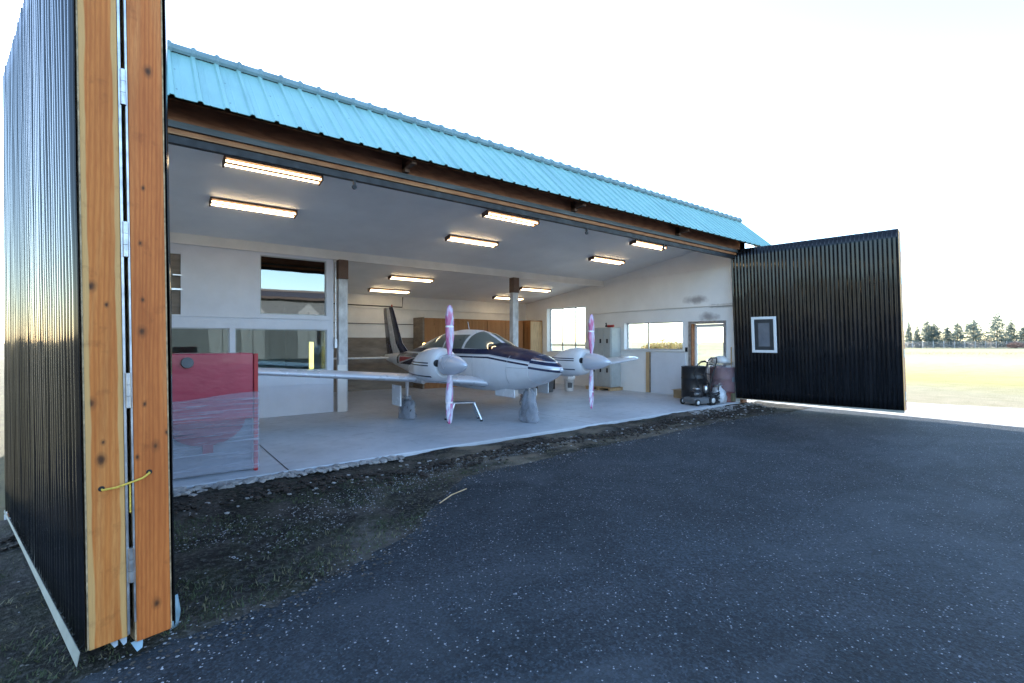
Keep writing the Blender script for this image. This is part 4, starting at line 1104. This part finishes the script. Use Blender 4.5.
# ------------------------------------------------------------------ trees, bushes, fence beyond
CAM=(0,0,1.5); TH=R(37.55)
def world(px,depth):
    a=(px-512)/480; return (depth*(a*math.cos(TH)+math.sin(TH)), depth*(-a*math.sin(TH)+math.cos(TH)))
def conifer(name,H,W,seed,label,loc,pine=False):
    rnd=random.Random(seed); t=thing(name,label,'tree',loc)
    mb=MB(); mb.tube([(0,0,-.1),(.03*H*.1,0,H*.5),(0,0,H*.97)],[H*.018,H*.012,.015],8)
    nb=int(44)
    cl=MB()
    for i in range(nb):
        f=(i+.5)/nb; z=H*(.05+.94*f)
        prof=(1-f)**.75 if not pine else min(1,(1-f)*2.2)**.8*min(1,.55+f*1.4)
        for b in range(7 if f<.85 else 4):
            a=rnd.uniform(0,6.28); L=W/2*prof*rnd.uniform(.6,1.1)+.10
            droop=rnd.uniform(-.25,.05)*L
            tip=Vector((math.cos(a)*L,math.sin(a)*L,z+droop))
            if L>.5 and b<3: mb.tube([(0,0,z),tip*.5+Vector((0,0,z*.5+.05)),tip],[.02,.014,.006],4)
            m=max(5,int(9*L))
            for k in range(m):
                g=rnd.uniform(.2,1.0); c=Vector((tip.x*g,tip.y*g,z+droop*g))
                c+=Vector((rnd.gauss(0,.16),rnd.gauss(0,.16),rnd.gauss(0,.13)))
                s=rnd.uniform(.10,.24)*(1 if L>.5 else .7)
                u=Vector((rnd.gauss(0,1),rnd.gauss(0,1),rnd.gauss(0,.5))).normalized(); w=u.orthogonal().normalized()*.45
                cl.face([c-u*s,c+w*s,c+u*s,c-w*s])
    mb.build('trunk',M['bark'],t); cl.build('crown',M['needles'],t); return t
DT=118
def tz(px): return (*world(px,DT),GZ-.016)
ppm=480/DT
TL=[(908.7,322,9,'tall narrow conifer right beside the black door edge',1),
 (917,327,7,'small thin conifer, second from the black door',2),
 (926.5,319,14,'broad conifer of the pair left of the wide gap',3),
 (934,324,13,'rounder conifer standing against the right side of a broader one',4),
 (947,326,11,'short pale conifer left of the middle trio',5),
 (957.5,321,13,'pointed conifer in the middle of the tree row',6),
 (973.5,320,18,'wide rounded conifer just left of the bare bush',7),
 (997,312,21,'tallest conifer of the row, dark with a long thin tip',8),
 (1011,320,12,'slim conifer just right of the tallest one',9),
 (1024,326,17,'conifer cut by the right picture edge behind the reddish bush',10)]
for px,top,w,lb,sd in TL:
    H=(349.5-top)/ppm; o=conifer('conifer_tree',H,w/ppm*1.32,sd,lb,tz(px),sd in (4,7)); o['group']='conifers along the far field edge'
for k,(px,H,W) in enumerate(((1042,7.5,4),(1060,6.5,3.6),(890,6.2,3.4),(876,7,3.5))):
    o=conifer('conifer_tree',H,W,40+k,['conifer beyond the right end of the row, first outside the picture','conifer beyond the right end of the row, farther out','conifer hidden behind the black door, nearer its edge','conifer hidden behind the black door, farther left'][k],tz(px),k%2==0); o['group']='conifers along the far field edge'
def bush(name,H,W,seed,label,loc,m,n=500,leaf=.08):
    rnd=random.Random(seed); t=thing(name,label,'bush',loc)
    mb=MB()
    for k in range(26):
        a=rnd.uniform(0,6.28); L=rnd.uniform(.5,1); x,y=math.cos(a)*W/2*L,math.sin(a)*W/2*L
        z=H*rnd.uniform(.6,1)*(1.1-.4*L)
        mb.tube([(x*.05,y*.05,-.05),(x*.5,y*.5,z*.55),(x*rnd.uniform(.8,1.1),y*rnd.uniform(.8,1.1),z)],[.03,.018,.006],4)
        for q in range(4): mb.tube([(x*.5,y*.5,z*.55),(x*.7+rnd.gauss(0,W*.12),y*.7+rnd.gauss(0,W*.12),z*rnd.uniform(.7,1.05))],[.012,.004],3)
    mb.build('branches',M['twig'],t)
    if n:
        cl=MB()
        for k in range(n):
            a=rnd.uniform(0,6.28); L=rnd.random()**.6; z=H*rnd.uniform(.15,1)*(1.1-.5*L)
            c=Vector((math.cos(a)*W/2*L,math.sin(a)*W/2*L,z)); u=Vector((rnd.gauss(0,1),rnd.gauss(0,1),rnd.gauss(0,1))).normalized(); w=u.orthogonal()*.6; s=leaf*rnd.uniform(.6,1.4)
            cl.face([c-u*s,c+w*s,c+u*s,c-w*s])
        cl.build('foliage',m,t)
    return t
bush('bare_bush',3.8,3.2,3,'leafless grey brown bush between the wide conifer and the tallest conifer',tz(986),M['twig'],0)
bush('russet_bush',1.7,3.2,5,'low russet bush in front of the conifers at the right picture edge',(*world(1016,DT-6),GZ-.016),simple('russet_twigs',(.28,.16,.12),.9),1200,.09)
# wire fence along the trees
t=thing('wire_fence','long grey wire mesh fence in front of the conifers across the field','fence',(0,0,GZ-.016))
P0=Vector((*world(860,DT-4),0)); P1=Vector((*world(1080,DT-4),0))
mb=MB(); n=140
for i in range(n+1):
    c=P0.lerp(P1,i/n)
    if i%1==0: mb.tube([c+Vector((0,0,.05)),c+Vector((0,0,1.55))],.012,3)
for z in (.1,.4,.7,1.0,1.3,1.55): mb.tube([P0+Vector((0,0,z)),P1+Vector((0,0,z))],.018,3)
mb.build('mesh',M['fencewire'],t)
for i in range(22):
    c=P0.lerp(P1,i/21); mb=MB(); mb.tube([c,c+Vector((0,0,1.75))],.05,6); mb.build('post',M['fencewire'],t)
# brushy undergrowth behind the fence
rnd=random.Random(31); mb=MB()
for i in range(5200):
    f=rnd.random(); c=P0.lerp(P1,f)*1.03+Vector((rnd.gauss(0,.8),rnd.gauss(0,.8),0)); h=rnd.uniform(.1,1.3)*rnd.random()**.5+.1
    u=Vector((rnd.gauss(0,.5),rnd.gauss(0,.5),1)).normalized(); w=u.orthogonal().normalized()*.07; c=c+Vector((0,0,h)); s=rnd.uniform(.15,.4)
    mb.face([c-u*s,c+w,c+u*s,c-w])
kind(mb.build('undergrowth',simple('grey_brush',(.30,.29,.28),.9)),'stuff')
# low ragged weeds in the field
rnd=random.Random(33); mb=MB()
for i in range(900):
    c=Vector((*world(rnd.uniform(905,1035),rnd.gauss(64,3)),GZ)); u=Vector((rnd.gauss(0,.6),rnd.gauss(0,.6),1)).normalized(); w=u.orthogonal().normalized()*.03; s=rnd.uniform(.05,.16)
    mb.face([c-u*s*.1-w,c-u*s*.1+w,c+u*s])
kind(mb.build('dry_weeds',M['drygrass']),'stuff')
# golden bushes outside the side window, bin outside the door
for k,(px,dp,h,w) in enumerate(((652,60,1.5,2.6),(664,62,1.9,3.2),(676,64,1.6,3.0))):
    x,y=world(px,dp)
    o=bush('golden_bush',h,w,60+k,['golden dry bush seen through the side window, leftmost','golden dry bush seen through the middle of the side window','golden dry bush seen through the side window, rightmost'][k],(x,y,GZ-.016),M['gold'],1100,.10); o['group']='golden bushes outside the side window'
x,y=world(716,19)
t=thing('garbage_bin','dark rounded garbage bin standing outside, seen through the entry door glass','bin',(x,y,GZ-.01))
mb=MB(); mb.lathe([(.30,0),(.35,.75),(.36,.78)],seg=20); mb.build('body',M['can'],t)
mb=MB(); mb.lathe([(.37,.781),(.36,.85),(.25,.93),(.05,.96)],seg=20); mb.build('lid',M['blackplastic'],t)

# ------------------------------------------------------------------ hangar row across the apron (mirrored in the office window)
t=thing('hangar_row','long dark roofed hangar row with pale gabled doors across the apron behind the viewer','hangar row',(0,-26,GZ))
mb=MB(); mb.box(-45,45,-9,0,0,5.6); mb.build('wall',M['roofwall'],t)
mb=MB(); mb.face([(-46,.5,5.55),(46,.5,5.55),(46,-4.5,6.5),(-46,-4.5,6.5)]); mb.face([(-46,-9.5,5.55),(46,-9.5,5.55),(46,-4.5,6.5),(-46,-4.5,6.5)])
o=mb.build('roof',M['farroof'],t); q=o.modifiers.new('thick','SOLIDIFY'); q.thickness=.2; q.offset=1
for k in range(38):
    x=-43+2.3*k; c=[M['farwall'],M['farwall'],M['roofwall']][k%3]
    mb=MB(); mb.grid([[(x+dx,y,z) for dx,z in ((-.95,.05),(-.95,4.2),(0,5.1),(.95,4.2),(.95,.05))] for y in (.01,.08)],smooth=False,cap=True); d=mb.build('door',c,t)
    mb=MB(); mb.box(x-.03,x+.03,.081,.10,.1,4.3); mb.box(x-.9,x+.9,.081,.10,3.3,3.5+.1*(k%3)); mb.build('seam',M['darkrail'],d)

# ------------------------------------------------------------------ light, sky, camera
SUN_D=Vector((-.12,-.99,0)).normalized(); EL=R(20)
w=bpy.data.worlds.new('World'); SC.world=w; w.use_nodes=True
nt=w.node_tree; bg=nt.nodes['Background']
sky=nt.nodes.new('ShaderNodeTexSky'); sky.sky_type='NISHITA'; sky.sun_disc=False
sky.sun_elevation=EL; sky.air_density=1.0; sky.dust_density=.3; sky.ozone_density=2.0
az=math.atan2(-SUN_D.x,-SUN_D.y)     # compass angle of the sun from +Y toward +X
sky.sun_rotation=az
nt.links.new(sky.outputs[0],bg.inputs[0]); bg.inputs[1].default_value=.15
sl=bpy.data.lights.new('sun','SUN'); sl.energy=4.0; sl.angle=R(.5); sl.color=(1,.955,.88)
so=bpy.data.objects.new('sun',sl); COL.objects.link(so)
dirv=Vector((SUN_D.x*math.cos(EL),SUN_D.y*math.cos(EL),-math.sin(EL)))
so.rotation_euler=dirv.to_track_quat('-Z','Y').to_euler(); so.location=(20,30,30)

cd=bpy.data.cameras.new('camera'); cam=bpy.data.objects.new('camera',cd); COL.objects.link(cam)
cd.sensor_width=36; cd.lens=36*480/1024; cd.clip_end=2500; cd.clip_start=.05
cam.location=CAM; cam.rotation_euler=(PI/2,0,-TH)
SC.camera=cam
SC.view_settings.view_transform='Standard'; SC.view_settings.look='None'; SC.view_settings.exposure=2.5; SC.view_settings.gamma=1
SC.view_settings.use_curve_mapping=False
try:
    SC.cycles.max_bounces=10; SC.cycles.diffuse_bounces=5; SC.cycles.transparent_max_bounces=16; SC.cycles.sample_clamp_indirect=6
except Exception: pass
